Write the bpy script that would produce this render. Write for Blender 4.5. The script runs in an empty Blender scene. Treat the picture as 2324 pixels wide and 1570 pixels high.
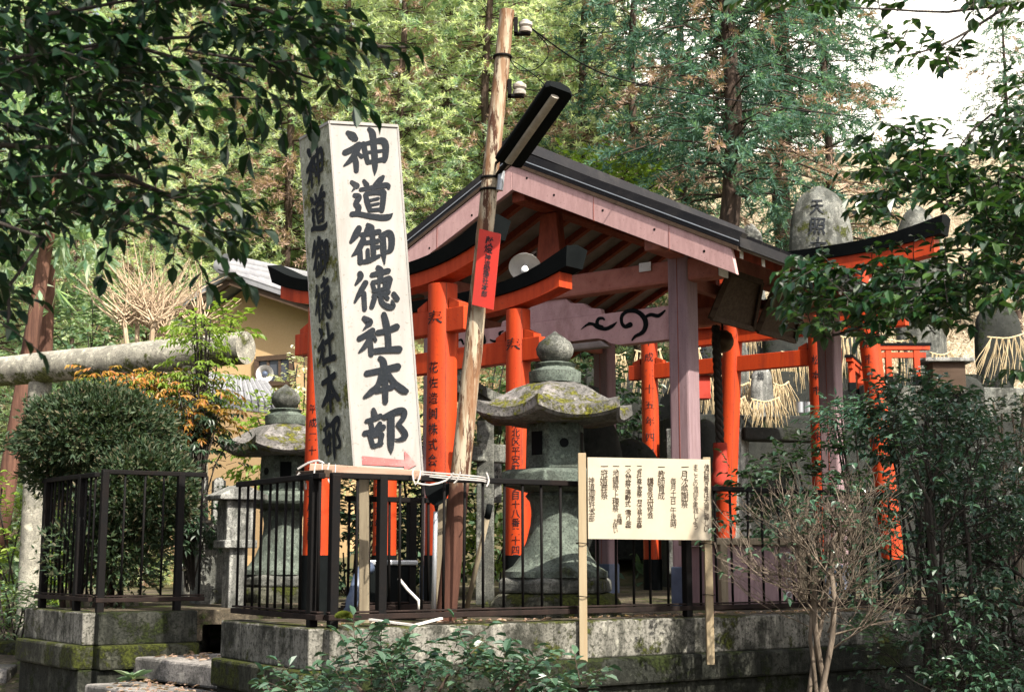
import bpy, math, random
from math import sin, cos, pi, radians, sqrt, atan2, atan
from mathutils import Vector, Matrix, noise
V = Vector
random.seed(7)
SC = bpy.context.scene
COL = SC.collection

# ------------------------------------------------------------------ camera, world, sun, exposure
F, CX, CY = 3100.0, 1162.0, 785.0          # focal length and centre of the frame in reference units
TH = atan(475.0 / F)                        # upward pitch: the eye line lies 475 units under the centre
cam_d = bpy.data.cameras.new("camera"); cam = bpy.data.objects.new("camera", cam_d); COL.objects.link(cam)
cam.location = (0, 0, 0); cam.rotation_euler = (pi / 2 + TH, 0, 0)
cam_d.sensor_width = 36; cam_d.lens = 36 * F / 2324; cam_d.clip_end = 3000; cam_d.clip_start = 0.05
cam_d.dof.use_dof = True; cam_d.dof.focus_distance = 10.0; cam_d.dof.aperture_fstop = 8.0
SC.camera = cam
SUN_AZ, SUN_EL = radians(38), radians(47)   # from behind the camera towards the right; height
w = bpy.data.worlds.new("World"); SC.world = w; w.use_nodes = True
nt = w.node_tree; nt.nodes.clear()
out = nt.nodes.new("ShaderNodeOutputWorld"); bg = nt.nodes.new("ShaderNodeBackground")
sky = nt.nodes.new("ShaderNodeTexSky"); sky.sky_type = 'NISHITA'; sky.sun_disc = False
sky.sun_elevation = SUN_EL; sky.sun_rotation = pi - SUN_AZ
sky.air_density = 1.0; sky.dust_density = 5.0; sky.ozone_density = 1.0
hs = nt.nodes.new("ShaderNodeHueSaturation"); hs.inputs["Saturation"].default_value = 0.45
nt.links.new(sky.outputs[0], hs.inputs["Color"]); bg.inputs[1].default_value = 0.115
wtc = nt.nodes.new("ShaderNodeTexCoord"); wdp = nt.nodes.new("ShaderNodeVectorMath"); wdp.operation = 'DOT_PRODUCT'   # sunlit white haze over the front right horizon
nt.links.new(wtc.outputs["Generated"], wdp.inputs[0]); wdp.inputs[1].default_value = (0.42, 0.86, 0.29)
wmr = nt.nodes.new("ShaderNodeMapRange"); wmr.interpolation_type = 'SMOOTHSTEP'; wmr.inputs[1].default_value = 0.80; wmr.inputs[2].default_value = 0.97; wmr.inputs[3].default_value = 0; wmr.inputs[4].default_value = 1
nt.links.new(wdp.outputs["Value"], wmr.inputs[0])
wmx = nt.nodes.new("ShaderNodeMix"); wmx.data_type = 'RGBA'; nt.links.new(wmr.outputs[0], wmx.inputs[0]); nt.links.new(hs.outputs[0], wmx.inputs[6]); wmx.inputs[7].default_value = (12.4, 11.5, 10.1, 1)
nt.links.new(wmx.outputs[2], bg.inputs[0])
nt.links.new(bg.outputs[0], out.inputs[0])
sd = bpy.data.lights.new("sun", 'SUN'); sun = bpy.data.objects.new("sun", sd); COL.objects.link(sun)
sd.energy = 5.0; sd.angle = radians(0.5); sd.color = (1.0, 0.93, 0.8)
S = V((sin(SUN_AZ) * cos(SUN_EL), -cos(SUN_AZ) * cos(SUN_EL), sin(SUN_EL)))
sun.rotation_euler = S.to_track_quat('Z', 'Y').to_euler()
SC.view_settings.view_transform = 'Standard'; SC.view_settings.look = 'None'
SC.view_settings.exposure = 1.15; SC.view_settings.gamma = 1.0
SC.cycles.max_bounces = 6; SC.cycles.diffuse_bounces = 3; SC.cycles.transparent_max_bounces = 8

# ------------------------------------------------------------------ projection helpers
def ray(X, Y):
    u = (X - CX) / F; v = (CY - Y) / F
    return V((u, cos(TH) - v * sin(TH), sin(TH) + v * cos(TH)))
def P(X, Y, d):
    r = ray(X, Y); return r * (d / r.y)
def on_plane(X, Y, o, n):
    r = ray(X, Y); return r * (o.dot(n) / r.dot(n))
def zoom(x0, y0, s):                        # a zoomed crop's pixel -> reference units
    return lambda x, y: ((x0 + x / s) / 1.04733, (y0 + y / s) / 1.04733)
def rnd(a, b): return random.uniform(a, b)
def rv(): 
    while True:
        q = V((rnd(-1, 1), rnd(-1, 1), rnd(-1, 1)))
        if .05 < q.length < 1: return q.normalized()
def nz(p, s=1.0): return noise.noise(V(p) * s)

# ------------------------------------------------------------------ mesh helpers
ORG = {}
class MB:
    def __init__(s): s.v = []; s.f = []; s.m = []; s.mi = 0
    def add(s, vs, fs):
        n = len(s.v); s.v.extend([tuple(p) for p in vs])
        for f in fs: s.f.append([i + n for i in f]); s.m.append(s.mi)
    def box(s, c, size, R=None, taper=1.0):
        x, y, z = [k / 2 for k in size]; c = V(c)
        vs = [V((a * x * (taper if d > 0 else 1), b * y * (taper if d > 0 else 1), d * z)) for d in (-1, 1) for a, b in ((-1, -1), (1, -1), (1, 1), (-1, 1))]
        if R is not None: vs = [R @ p for p in vs]
        s.add([p + c for p in vs], [[3, 2, 1, 0], [4, 5, 6, 7], [0, 1, 5, 4], [1, 2, 6, 5], [2, 3, 7, 6], [3, 0, 4, 7]])
    def beam(s, p0, p1, wd, h, up=(0, 0, 1)):
        p0, p1 = V(p0), V(p1); d = (p1 - p0).normalized(); u = V(up)
        sd_ = d.cross(u).normalized(); u = sd_.cross(d).normalized()
        q = [sd_ * a * wd / 2 + u * b * h / 2 for a, b in ((-1, -1), (1, -1), (1, 1), (-1, 1))]
        s.add([p0 + k for k in q] + [p1 + k for k in q], [[3, 2, 1, 0], [4, 5, 6, 7], [0, 1, 5, 4], [1, 2, 6, 5], [2, 3, 7, 6], [3, 0, 4, 7]])
    def tube(s, pts, rad, n=8, cap=True):
        pts = [V(p) for p in pts]
        if not isinstance(rad, (list, tuple)): rad = [rad] * len(pts)
        vs = []; N = len(pts); ref = None
        for i, p in enumerate(pts):
            d = (pts[min(i + 1, N - 1)] - pts[max(i - 1, 0)])
            d = d.normalized() if d.length > 1e-9 else V((0, 0, 1))
            if ref is None:
                ref = V((1, 0, 0)) if abs(d.x) < .8 else V((0, 1, 0))
            ref = (ref - d * ref.dot(d)).normalized(); b = d.cross(ref)
            for k in range(n):
                a = 2 * pi * k / n; vs.append(p + (ref * cos(a) + b * sin(a)) * rad[i])
        fs = [[i * n + k, i * n + (k + 1) % n, (i + 1) * n + (k + 1) % n, (i + 1) * n + k] for i in range(N - 1) for k in range(n)]
        if cap: fs += [list(range(n - 1, -1, -1)), [(N - 1) * n + k for k in range(n)]]
        s.add(vs, fs)
    def lathe(s, prof, c, n=24, R=None, rot=0.0):
        c = V(c); vs = []
        for r, z in prof:
            for k in range(n):
                a = 2 * pi * k / n + rot; p = V((r * cos(a), r * sin(a), z)); vs.append((R @ p if R else p) + c)
        N = len(prof)
        fs = [[i * n + k, i * n + (k + 1) % n, (i + 1) * n + (k + 1) % n, (i + 1) * n + k] for i in range(N - 1) for k in range(n)]
        fs += [list(range(n - 1, -1, -1)), [(N - 1) * n + k for k in range(n)]]
        s.add(vs, fs)
    def prism(s, poly, t):
        n = len(poly); a = [V(p) for p in poly]; t = V(t)
        s.add(a + [p + t for p in a], [list(range(n - 1, -1, -1)), [n + k for k in range(n)]] + [[k, (k + 1) % n, n + (k + 1) % n, n + k] for k in range(n)])
    def loft(s, rings, cap=True):
        n = len(rings[0]); vs = [p for r in rings for p in r]; N = len(rings)
        fs = [[i * n + k, i * n + (k + 1) % n, (i + 1) * n + (k + 1) % n, (i + 1) * n + k] for i in range(N - 1) for k in range(n)]
        if cap: fs += [list(range(n - 1, -1, -1)), [(N - 1) * n + k for k in range(n)]]
        s.add(vs, fs)
    def mesh(s, name, mats, off=V((0, 0, 0)), smooth=False, fix=True):
        me = bpy.data.meshes.new(name)
        me.from_pydata([(p[0] - off.x, p[1] - off.y, p[2] - off.z) for p in s.v], [], s.f)
        for m in (mats if isinstance(mats, (list, tuple)) else [mats]): me.materials.append(m)
        if max(s.m, default=0) > 0: me.polygons.foreach_set("material_index", s.m)
        if fix:
            import bmesh
            bm = bmesh.new(); bm.from_mesh(me); bmesh.ops.recalc_face_normals(bm, faces=bm.faces); bm.to_mesh(me); bm.free()
        if smooth:
            me.polygons.foreach_set("use_smooth", [True] * len(me.polygons))
            if smooth is not True:
                try: me.set_sharp_from_angle(angle=smooth)
                except Exception: pass
        me.update(); return me
    def build(s, name, mats, parent=None, smooth=False, bevel=0.0, fix=True, center=False):
        if parent is not None: off = ORG[parent.name]
        elif center and s.v:
            xs = [p[0] for p in s.v]; ys = [p[1] for p in s.v]; zs = [p[2] for p in s.v]
            off = V(((min(xs) + max(xs)) / 2, (min(ys) + max(ys)) / 2, min(zs)))
        else: off = V((0, 0, 0))
        o = bpy.data.objects.new(name, s.mesh(name, mats, off, smooth, fix)); COL.objects.link(o)
        if parent is not None: o.parent = parent
        else: o.location = off
        ORG[o.name] = off
        if bevel:
            b = o.modifiers.new("bevel", 'BEVEL'); b.width = bevel; b.segments = 2; b.limit_method = 'ANGLE'; b.angle_limit = radians(40)
        return o

def tag(o, label, cat=None, group=None, kind=None):
    if label: o["label"] = label
    if cat: o["category"] = cat
    if group: o["group"] = group
    if kind: o["kind"] = kind
    return o
def thing(name, label, cat, loc, group=None):
    o = bpy.data.objects.new(name, None); COL.objects.link(o); o.location = loc; o.empty_display_size = .1
    ORG[o.name] = V(loc); return tag(o, label, cat, group)
def kids(o): return [c for c in bpy.data.objects if c.parent == o]
def copy_tree(o, parent=None, loc=None, rz=None, sc=None, label=None):
    c = o.copy(); COL.objects.link(c); c.parent = parent
    if loc is not None: c.location = loc
    if rz is not None: c.rotation_euler = (0, 0, rz)
    if sc is not None: c.scale = (sc, sc, sc) if not isinstance(sc, (tuple, list)) else sc
    if label: c["label"] = label
    for k in kids(o): copy_tree(k, c)
    return c

# ------------------------------------------------------------------ materials
def newmat(name):
    m = bpy.data.materials.new(name); m.use_nodes = True; t = m.node_tree; t.nodes.clear()
    o = t.nodes.new("ShaderNodeOutputMaterial"); return m, t, o
def N(t, typ, **kw):
    n = t.nodes.new(typ)
    for k, v in kw.items(): setattr(n, k, v)
    return n
def ramp(t, src, stops):
    r = N(t, "ShaderNodeValToRGB"); e = r.color_ramp.elements
    while len(e) < len(stops): e.new(0.5)
    for i, (p, c) in enumerate(stops):
        e[i].position = p; e[i].color = (c[0], c[1], c[2], 1) if isinstance(c, (tuple, list)) else (c, c, c, 1)
    t.links.new(src, r.inputs[0]); return r
def noisetex(t, scale, detail=5, rough=.6, vec=None, stretch=None):
    n = N(t, "ShaderNodeTexNoise"); n.inputs["Scale"].default_value = scale; n.inputs["Detail"].default_value = detail; n.inputs["Roughness"].default_value = rough
    if vec is None:
        tc = N(t, "ShaderNodeTexCoord"); vec = tc.outputs["Object"]
    if stretch:
        mp = N(t, "ShaderNodeMapping"); mp.inputs["Scale"].default_value = stretch; t.links.new(vec, mp.inputs[0]); vec = mp.outputs[0]
    t.links.new(vec, n.inputs["Vector"]); return n
def mix(t, fac, a, b, mode='MIX'):
    m = N(t, "ShaderNodeMix", data_type='RGBA', blend_type=mode)
    if hasattr(fac, "links"): t.links.new(fac, m.inputs[0])
    else: m.inputs[0].default_value = fac
    for s, i in ((a, 6), (b, 7)):
        if hasattr(s, "links"): t.links.new(s, m.inputs[i])
        else: m.inputs[i].default_value = (*s, 1)
    return m.outputs[2]
def bsdf(t, o, color, rough=.7, spec=.4, metal=0, bump=None, bstr=.3, bdist=.01):
    b = N(t, "ShaderNodeBsdfPrincipled")
    if hasattr(color, "links"): t.links.new(color, b.inputs["Base Color"])
    else: b.inputs["Base Color"].default_value = (*color, 1)
    if hasattr(rough, "links"): t.links.new(rough, b.inputs["Roughness"])
    else: b.inputs["Roughness"].default_value = rough
    b.inputs["Specular IOR Level"].default_value = spec; b.inputs["Metallic"].default_value = metal
    if bump is not None:
        bp = N(t, "ShaderNodeBump"); bp.inputs["Strength"].default_value = bstr; bp.inputs["Distance"].default_value = bdist
        t.links.new(bump, bp.inputs["Height"]); t.links.new(bp.outputs[0], b.inputs["Normal"])
    t.links.new(b.outputs[0], o.inputs[0]); return b
def wear(name, c, c2, scale=6, rough=.7, spec=.3, stain=(.1, .09, .08), stain_amt=.35, speck=True, stretch=None, bstr=.25, metal=0, sscale=2.3):
    """painted or raw surface: two tones, larger stains and small specks"""
    m, t, o = newmat(name)
    a = noisetex(t, scale, 6, .65, stretch=stretch); col = mix(t, ramp(t, a.outputs[0], [(.35, 0), (.65, 1)]).outputs[0], c, c2)
    s = noisetex(t, sscale, 7, .7, stretch=stretch); f = ramp(t, s.outputs[0], [(.52, 0), (.72, stain_amt)])
    col = mix(t, f.outputs[0], col, stain)
    if speck:
        k = noisetex(t, scale * 14, 2, .5); col = mix(t, ramp(t, k.outputs[0], [(.64, 0), (.72, .55)]).outputs[0], col, stain)
    r = ramp(t, a.outputs[0], [(.3, max(0, rough - .12)), (.7, min(1, rough + .12))])
    bsdf(t, o, col, r.outputs[0], spec, metal, a.outputs[0], bstr, .006); return m
def mossy(name, c, c2, moss=(.05, .075, .012), dark=(.03, .032, .028), up=.5, amt=.5, scale=5, low=None, streak=True, blot=.7):
    """weathered stone or concrete with lichen, dark algae and moss that prefers the upper faces"""
    m, t, o = newmat(name)
    a = noisetex(t, scale, 8, .7); col = mix(t, ramp(t, a.outputs[0], [(.42, 0), (.58, 1)]).outputs[0], c, c2)
    g = noisetex(t, scale * 16, 4, .75); col = mix(t, ramp(t, g.outputs[0], [(.50, 0), (.62, .75)]).outputs[0], col, dark)
    l = noisetex(t, scale * 3.2, 6, .7); col = mix(t, ramp(t, l.outputs[0], [(.56, 0), (.62, .6)]).outputs[0], col, (min(1, c[0] * 1.6), min(1, c[1] * 1.62), min(1, c[2] * 1.55)))
    bl = noisetex(t, scale * .55, 9, .75); col = mix(t, ramp(t, bl.outputs[0], [(.48, 0), (.56, blot)]).outputs[0], col, dark)
    if streak:
        s = noisetex(t, 1.0, 7, .72, stretch=(7, 7, .9)); col = mix(t, ramp(t, s.outputs[0], [(.48, 0), (.57, .6)]).outputs[0], col, dark)
    geo = N(t, "ShaderNodeNewGeometry"); sep = N(t, "ShaderNodeSeparateXYZ"); t.links.new(geo.outputs["Normal"], sep.inputs[0])
    q = noisetex(t, 2.3, 9, .75)
    ma = N(t, "ShaderNodeMath", operation='MULTIPLY_ADD'); t.links.new(sep.outputs[2], ma.inputs[0]); ma.inputs[1].default_value = up * .3
    t.links.new(q.outputs[0], ma.inputs[2])
    th = .68 - amt * .36
    mf = ramp(t, ma.outputs[0], [(th, 0), (min(.99, th + .05), 1)])
    mc = mix(t, ramp(t, noisetex(t, 45, 4, .7).outputs[0], [(.42, 0), (.58, 1)]).outputs[0], tuple(k * .6 for k in moss), tuple(k * 2.0 for k in moss))
    col = mix(t, mf.outputs[0], col, mc)
    h = N(t, "ShaderNodeMath", operation='ADD'); t.links.new(g.outputs[0], h.inputs[0]); t.links.new(mf.outputs[0], h.inputs[1])
    bsdf(t, o, col, .9, .2, 0, h.outputs[0], .7, .015); return m
def leafmat(name, c1, c2, c3=None, rough=.45, spec=.4, trans=.35, tcol=None, clump=3.0):
    m, t, o = newmat(name)
    geo = N(t, "ShaderNodeNewGeometry"); r = geo.outputs["Random Per Island"]
    stops = [(.0, c1), (.7, c2), (1.0, c3 or c2)]
    col = ramp(t, r, stops).outputs[0]
    n = noisetex(t, clump, 3, .6); col = mix(t, ramp(t, n.outputs[0], [(.35, 0), (.65, .6)]).outputs[0], col, tuple(k * .55 for k in c1))
    b = N(t, "ShaderNodeBsdfPrincipled"); t.links.new(col, b.inputs["Base Color"]); b.inputs["Roughness"].default_value = rough; b.inputs["Specular IOR Level"].default_value = spec
    tr = N(t, "ShaderNodeBsdfTranslucent")
    t.links.new(mix(t, .75, col, tcol or (c2[0] * 1.6, c2[1] * 1.7, c2[2] * .8)), tr.inputs[0])
    ms = N(t, "ShaderNodeMixShader"); ms.inputs[0].default_value = trans
    t.links.new(b.outputs[0], ms.inputs[1]); t.links.new(tr.outputs[0], ms.inputs[2]); t.links.new(ms.outputs[0], o.inputs[0]); return m
def bark(name, c, c2, sc=(14, 14, 1.2)):
    m, t, o = newmat(name); a = noisetex(t, 1.0, 7, .7, stretch=sc)
    col = mix(t, ramp(t, a.outputs[0], [(.38, 0), (.62, 1)]).outputs[0], c, c2)
    bsdf(t, o, col, .9, .2, 0, a.outputs[0], .8, .02); return m

M = {}
M['verm'] = wear("vermilion_paint", (.47, .05, .008), (.37, .034, .006), 3, .6, .25, (.15, .02, .01), .75, stretch=(5, 5, .6), bstr=.12, sscale=1.0)
M['verm_dark'] = wear("aged_vermilion_wood", (.28, .06, .03), (.19, .042, .024), 7, .7, .3, (.03, .012, .01), .5, stretch=(3, 3, 1))
M['black'] = wear("black_paint", (.0035, .0045, .005), (.006, .0075, .008), 6, .8, .06, (.012, .014, .013), .25, bstr=.15)
M['ink'] = wear("black_ink", (.007, .010, .014), (.015, .018, .024), 10, .75, .15, (.07, .07, .07), .4, speck=True)
M['ink_small'] = wear("brown_ink", (.035, .02, .012), (.02, .013, .01), 20, .7, .2, (.08, .05, .03), .3, speck=False)
M['pink'] = wear("faded_pink_paint", (.52, .325, .315), (.43, .26, .255), 4, .8, .2, (.22, .12, .11), .5, stretch=(5, 5, 1.2), sscale=1.2)
M['pinkdark'] = wear('lintel_pink_paint', (.48, .30, .30), (.40, .24, .245), 5, .75, .25, (.20, .10, .09), .55, stretch=(2, 2, 1))
M['mauve'] = wear("faded_mauve_paint", (.27, .185, .20), (.215, .145, .158), 5, .75, .25, (.15, .08, .075), .4, stretch=(6, 6, .7))
M['brownred'] = wear("faded_brown_red_beam", (.38, .15, .115), (.29, .105, .08), 6, .75, .25, (.05, .025, .02), .4)
M['roof'] = wear("dark_roof_metal", (.009, .009, .011), (.014, .013, .015), 4, .6, .2, (.06, .055, .05), .4, bstr=.2)
M['soffit'] = wear("grey_soffit_board", (.27, .235, .225), (.2, .175, .165), 6, .85, .2, (.03, .026, .024), .5)
M['steel'] = wear("rusty_black_iron", (.0035, .0035, .004), (.006, .005, .0048), 9, .75, .12, (.022, .011, .008), .35, bstr=.4)
M['rust'] = wear("rusty_channel", (.022, .014, .012), (.010, .008, .0075), 7, .8, .12, (.05, .028, .02), .4, bstr=.4)
M['signface'] = wear("aged_white_sign_board", (.315, .30, .286), (.275, .26, .247), 3, .75, .25, (.16, .15, .125), .5, bstr=.08, stretch=(4, 4, .6), sscale=1.3)
M['board'] = wear("pale_plywood_notice", (.39, .345, .27), (.36, .31, .235), 3, .7, .25, (.6, .47, .30), .3, speck=False, bstr=.05)
M['lumber'] = wear("new_lumber", (.32, .26, .17), (.28, .215, .135), 2, .75, .2, (.36, .23, .13), .35, stretch=(14, 14, 1), speck=False)
M['plank'] = wear("weathered_plank", (.42, .29, .22), (.34, .22, .16), 2, .8, .2, (.2, .12, .08), .4, stretch=(1.5, 12, 12))
M['oldwood'] = wear("old_grey_wood", (.24, .20, .14), (.16, .13, .09), 2, .85, .2, (.06, .05, .04), .5, stretch=(12, 12, 1))
M['cord'] = wear("white_cord", (.42, .40, .385), (.34, .32, .305), 12, .8, .2, (.4, .36, .33), .3)
M['straw'] = wear("straw", (.55, .45, .29), (.42, .32, .18), 10, .8, .2, (.28, .19, .09), .4)
M['redplate'] = wear("red_plate", (.42, .026, .016), (.36, .022, .015), 5, .5, .35, (.30, .02, .015), .4)
M['redarrow'] = wear("faded_red_paint", (.52, .12, .11), (.46, .10, .10), 8, .7, .3, (.62, .45, .42), .5)
M['stone'] = mossy("grey_stone", (.20, .20, .18), (.13, .135, .125), (.035, .04, .01), up=.1, amt=.3)
M['lantern'] = mossy("lantern_stone", (.125, .15, .128), (.07, .088, .075), (.03, .036, .008), up=.1, amt=.30, scale=4, streak=False, blot=.55)
M['lantern_roof'] = mossy("mossy_lantern_roof", (.20, .185, .18), (.115, .11, .105), (.075, .074, .010), up=.1, amt=.42, scale=3, streak=False, blot=.45)
M['stonelight'] = mossy("pale_stone", (.34, .34, .32), (.26, .26, .25), up=.2, amt=.1)
M['stonedark'] = mossy("dark_stone", (.026, .028, .026), (.012, .0135, .0125), (.010, .015, .005), up=.2, amt=.35)  # stone in very dark grey tones
M['torii_stone'] = mossy("torii_concrete", (.38, .36, .30), (.25, .235, .195), (.055, .06, .02), (.10, .098, .085), up=-.5, amt=.30, scale=4, streak=False, blot=.5)  # the beam's bright top and shaded underside are put into the moss
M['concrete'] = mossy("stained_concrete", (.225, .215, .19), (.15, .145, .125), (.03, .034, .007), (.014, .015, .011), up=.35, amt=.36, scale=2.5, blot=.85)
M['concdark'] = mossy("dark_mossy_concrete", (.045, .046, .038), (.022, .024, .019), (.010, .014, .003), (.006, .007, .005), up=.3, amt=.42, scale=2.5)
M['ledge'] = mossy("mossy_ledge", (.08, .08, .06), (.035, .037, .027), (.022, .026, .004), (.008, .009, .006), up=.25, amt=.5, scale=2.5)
M['step'] = mossy("step_stone", (.27, .25, .235), (.2, .19, .18), (.03, .04, .01), (.05, .05, .045), up=.0, amt=.16, scale=3, streak=False)
M['plaster'] = wear("ochre_plaster", (.44, .305, .17), (.40, .275, .145), 40, .9, .15, (.36, .24, .125), .3)
M['tile'] = wear("grey_roof_tile", (.25, .25, .265), (.18, .18, .2), 9, .55, .4, (.12, .12, .13), .5)
M['darkwood'] = wear("dark_house_timber", (.07, .045, .03), (.05, .032, .022), 3, .8, .2, (.02, .015, .01), .5, stretch=(1, 10, 10))
M['glass'] = wear("window_glass", (.03, .035, .045), (.06, .065, .08), 2, .12, .6, (.2, .2, .22), .2, speck=False, bstr=0)
M['white'] = wear("white_enamel", (.62, .60, .57), (.55, .53, .50), 5, .45, .4, (.3, .26, .22), .35)
M['bulb'] = wear("bulb_glass", (.85, .85, .83), (.8, .8, .8), 3, .15, .6, (.7, .7, .7), .1, speck=False, bstr=0)
M['porcelain'] = wear("insulator_porcelain", (.5, .48, .44), (.25, .2, .16), 9, .3, .5, (.06, .05, .045), .6, stretch=(1, 1, 5))
M['tin'] = wear("bare_metal", (.45, .47, .5), (.36, .38, .41), 8, .4, .5, (.2, .19, .18), .4, metal=.6)
M['tubeglass'] = wear("dusty_lamp_cover", (.36, .32, .27), (.28, .25, .21), 30, .6, .4, (.1, .09, .08), .6)
M['gold'] = wear("tarnished_brass", (.10, .06, .03), (.06, .035, .02), 6, .5, .5, (.02, .015, .01), .4, metal=.5)
M['bluepipe'] = wear("blue_grey_plastic", (.09, .12, .19), (.06, .08, .13), 6, .5, .4, (.03, .035, .04), .4)
M['redcloth'] = wear("faded_red_cloth", (.40, .045, .03), (.30, .035, .022), 5, .85, .2, (.14, .02, .015), .4)
M['ground'] = mossy("earth_ground", (.13, .105, .075), (.08, .065, .045), (.04, .052, .012), (.03, .026, .02), up=.0, amt=.42, scale=3, streak=False)
M['path'] = mossy("worn_path_concrete", (.34, .31, .28), (.26, .24, .215), (.06, .07, .03), (.07, .062, .05), up=0, amt=.12, scale=4, streak=False)
M['litter'] = wear('leaf_litter', (.13, .10, .055), (.07, .075, .04), 3, .95, .1, (.03, .045, .02), .6)
M['drygrass'] = wear('dry_grass', (.36, .30, .21), (.14, .12, .08), 2, .95, .1, (.2, .16, .1), .5)
m, t, o = newmat("peeling_pole")            # timber pole: pale peeling top, rusty brown foot
tc = N(t, "ShaderNodeTexCoord"); a = noisetex(t, 1.0, 7, .75, stretch=(20, 20, 3.2)); b_ = noisetex(t, 2.2, 3, .6, stretch=(9, 9, 1))
col = mix(t, ramp(t, a.outputs[0], [(.49, 0), (.54, 1)]).outputs[0], (.36, .305, .225), (.06, .026, .016))
col = mix(t, ramp(t, b_.outputs[0], [(.46, 0), (.58, .85)]).outputs[0], col, (.20, .105, .055))
sp = N(t, "ShaderNodeSeparateXYZ"); t.links.new(tc.outputs["Object"], sp.inputs[0])
ad = N(t, "ShaderNodeMath", operation='MULTIPLY_ADD'); t.links.new(b_.outputs[0], ad.inputs[0]); ad.inputs[1].default_value = .25; t.links.new(sp.outputs[2], ad.inputs[2])
col = mix(t, ramp(t, ad.outputs[0], [(0, 1), (1, 0)]).outputs[0], col, col)
rz = N(t, "ShaderNodeMapRange"); rz.inputs[1].default_value = 1.02; rz.inputs[2].default_value = 1.12; rz.inputs[3].default_value = 1; rz.inputs[4].default_value = 0
t.links.new(ad.outputs[0], rz.inputs[0])
col = mix(t, rz.outputs[0], col, mix(t, ramp(t, a.outputs[0], [(.35, 0), (.7, 1)]).outputs[0], (.10, .045, .03), (.05, .022, .016)))
bsdf(t, o, col, .85, .2, 0, a.outputs[0], .6, .012); M['pole'] = m
M['bark'] = bark("cedar_bark", (.085, .058, .045), (.035, .025, .02))
M['barkred'] = bark("red_cedar_bark", (.15, .075, .052), (.06, .03, .022))
M['bark_grey'] = bark("grey_twig_bark", (.20, .16, .125), (.085, .066, .05), (20, 20, 4))
M['twig'] = bark("pale_twig", (.48, .37, .26), (.33, .24, .16), (20, 20, 4))
M['twigdark'] = bark("dark_branch", (.05, .042, .036), (.022, .019, .017), (20, 20, 4))
M['cedar'] = leafmat("sunlit_cedar_spray", (.24, .32, .23), (.57, .62, .47), (.80, .79, .66), .6, .15, .58, clump=.5)  # sunlight on the left cedars is put into these pale tones
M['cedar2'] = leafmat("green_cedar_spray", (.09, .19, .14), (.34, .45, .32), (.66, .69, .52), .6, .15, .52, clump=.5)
M['cedarteal'] = leafmat("teal_cedar_spray", (.03, .085, .066), (.08, .17, .13), (.18, .28, .20), .6, .25, .3, clump=.6)  # shade of the backlit right cedars is put into these teal tones
M['cedarblue'] = leafmat('blue_green_cedar_spray', (.05, .13, .105), (.15, .26, .20), (.34, .45, .36), .6, .15, .4, clump=.6)  # bluer tones with the right cedars' shade put in
M['drystem'] = bark('dry_stem', (.62, .53, .41), (.42, .34, .24), (20, 20, 4))
M['cedarbrown'] = leafmat("dead_cedar_spray", (.24, .155, .12), (.42, .29, .23), (.56, .43, .34), .8, .15, .25, clump=.6)
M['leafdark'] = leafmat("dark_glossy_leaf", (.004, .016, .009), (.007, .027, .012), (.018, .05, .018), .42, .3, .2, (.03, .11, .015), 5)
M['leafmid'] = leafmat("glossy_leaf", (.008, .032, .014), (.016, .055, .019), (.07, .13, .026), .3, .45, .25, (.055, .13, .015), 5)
M['camellia'] = leafmat("camellia_leaf", (.03, .075, .045), (.055, .115, .065), (.10, .17, .10), .28, .55, .15, None, 6)
M['hedge'] = leafmat("clipped_conifer_leaf", (.022, .046, .024), (.05, .082, .034), (.16, .125, .075), .6, .3, .2, None, 7)
M['hedgedark'] = leafmat("dark_shrub_leaf", (.016, .042, .022), (.034, .072, .034), (.07, .11, .06), .4, .45, .2, None, 5)  # dark green leaf tones of the shrubs themselves
M['yellowgreen'] = leafmat("yellow_green_leaf", (.12, .20, .03), (.22, .32, .05), (.32, .38, .08), .5, .35, .4, None, 5)
M['orange'] = leafmat("autumn_leaf", (.38, .12, .03), (.42, .32, .07), (.44, .06, .025), .5, .35, .4, None, 8)
M['undergrowth'] = leafmat("undergrowth_leaf", (.05, .11, .065), (.15, .23, .12), (.34, .38, .22), .5, .35, .3, None, .8)
M['whiteflower'] = leafmat("pale_flower", (.55, .55, .42), (.66, .66, .5), (.3, .4, .15), .6, .2, .3, None, 6)
M['moss'] = leafmat("moss_tuft", (.05, .07, .01), (.10, .12, .015), (.14, .16, .02), .8, .15, .2, None, 9)

# ------------------------------------------------------------------ writing
_chars = {}
def glyph(ch, bold=0.0):
    k = (ch, bold)
    if k not in _chars:
        c = bpy.data.curves.new("glyph", 'FONT'); c.body = ch; c.size = 1; c.offset = bold; c.resolution_u = 3
        ob = bpy.data.objects.new("glyph", c); COL.objects.link(ob)
        dg = bpy.context.evaluated_depsgraph_get()
        me = bpy.data.meshes.new_from_object(ob.evaluated_get(dg), depsgraph=dg)
        _chars[k] = ([(v.co.x - .5, v.co.y - .37) for v in me.vertices], [list(p.vertices) for p in me.polygons])
        bpy.data.objects.remove(ob); bpy.data.curves.remove(c); bpy.data.meshes.remove(me)
    return _chars[k]
def put_char(mb, ch, fn, size, bold=0.0, jitter=0.0):
    """fn(x,y) maps glyph-space offsets (in metres, x right, y up) to a point"""
    if ch in ' 　': return
    vs, fs = glyph(ch, bold); a = rnd(-jitter, jitter); ca, sa = cos(a), sin(a); k = 1 + rnd(-jitter, jitter)
    mb.add([fn((x * ca - y * sa + y * jitter * .8) * size * k, (x * sa + y * ca) * size * k) for x, y in vs], fs)
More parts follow.
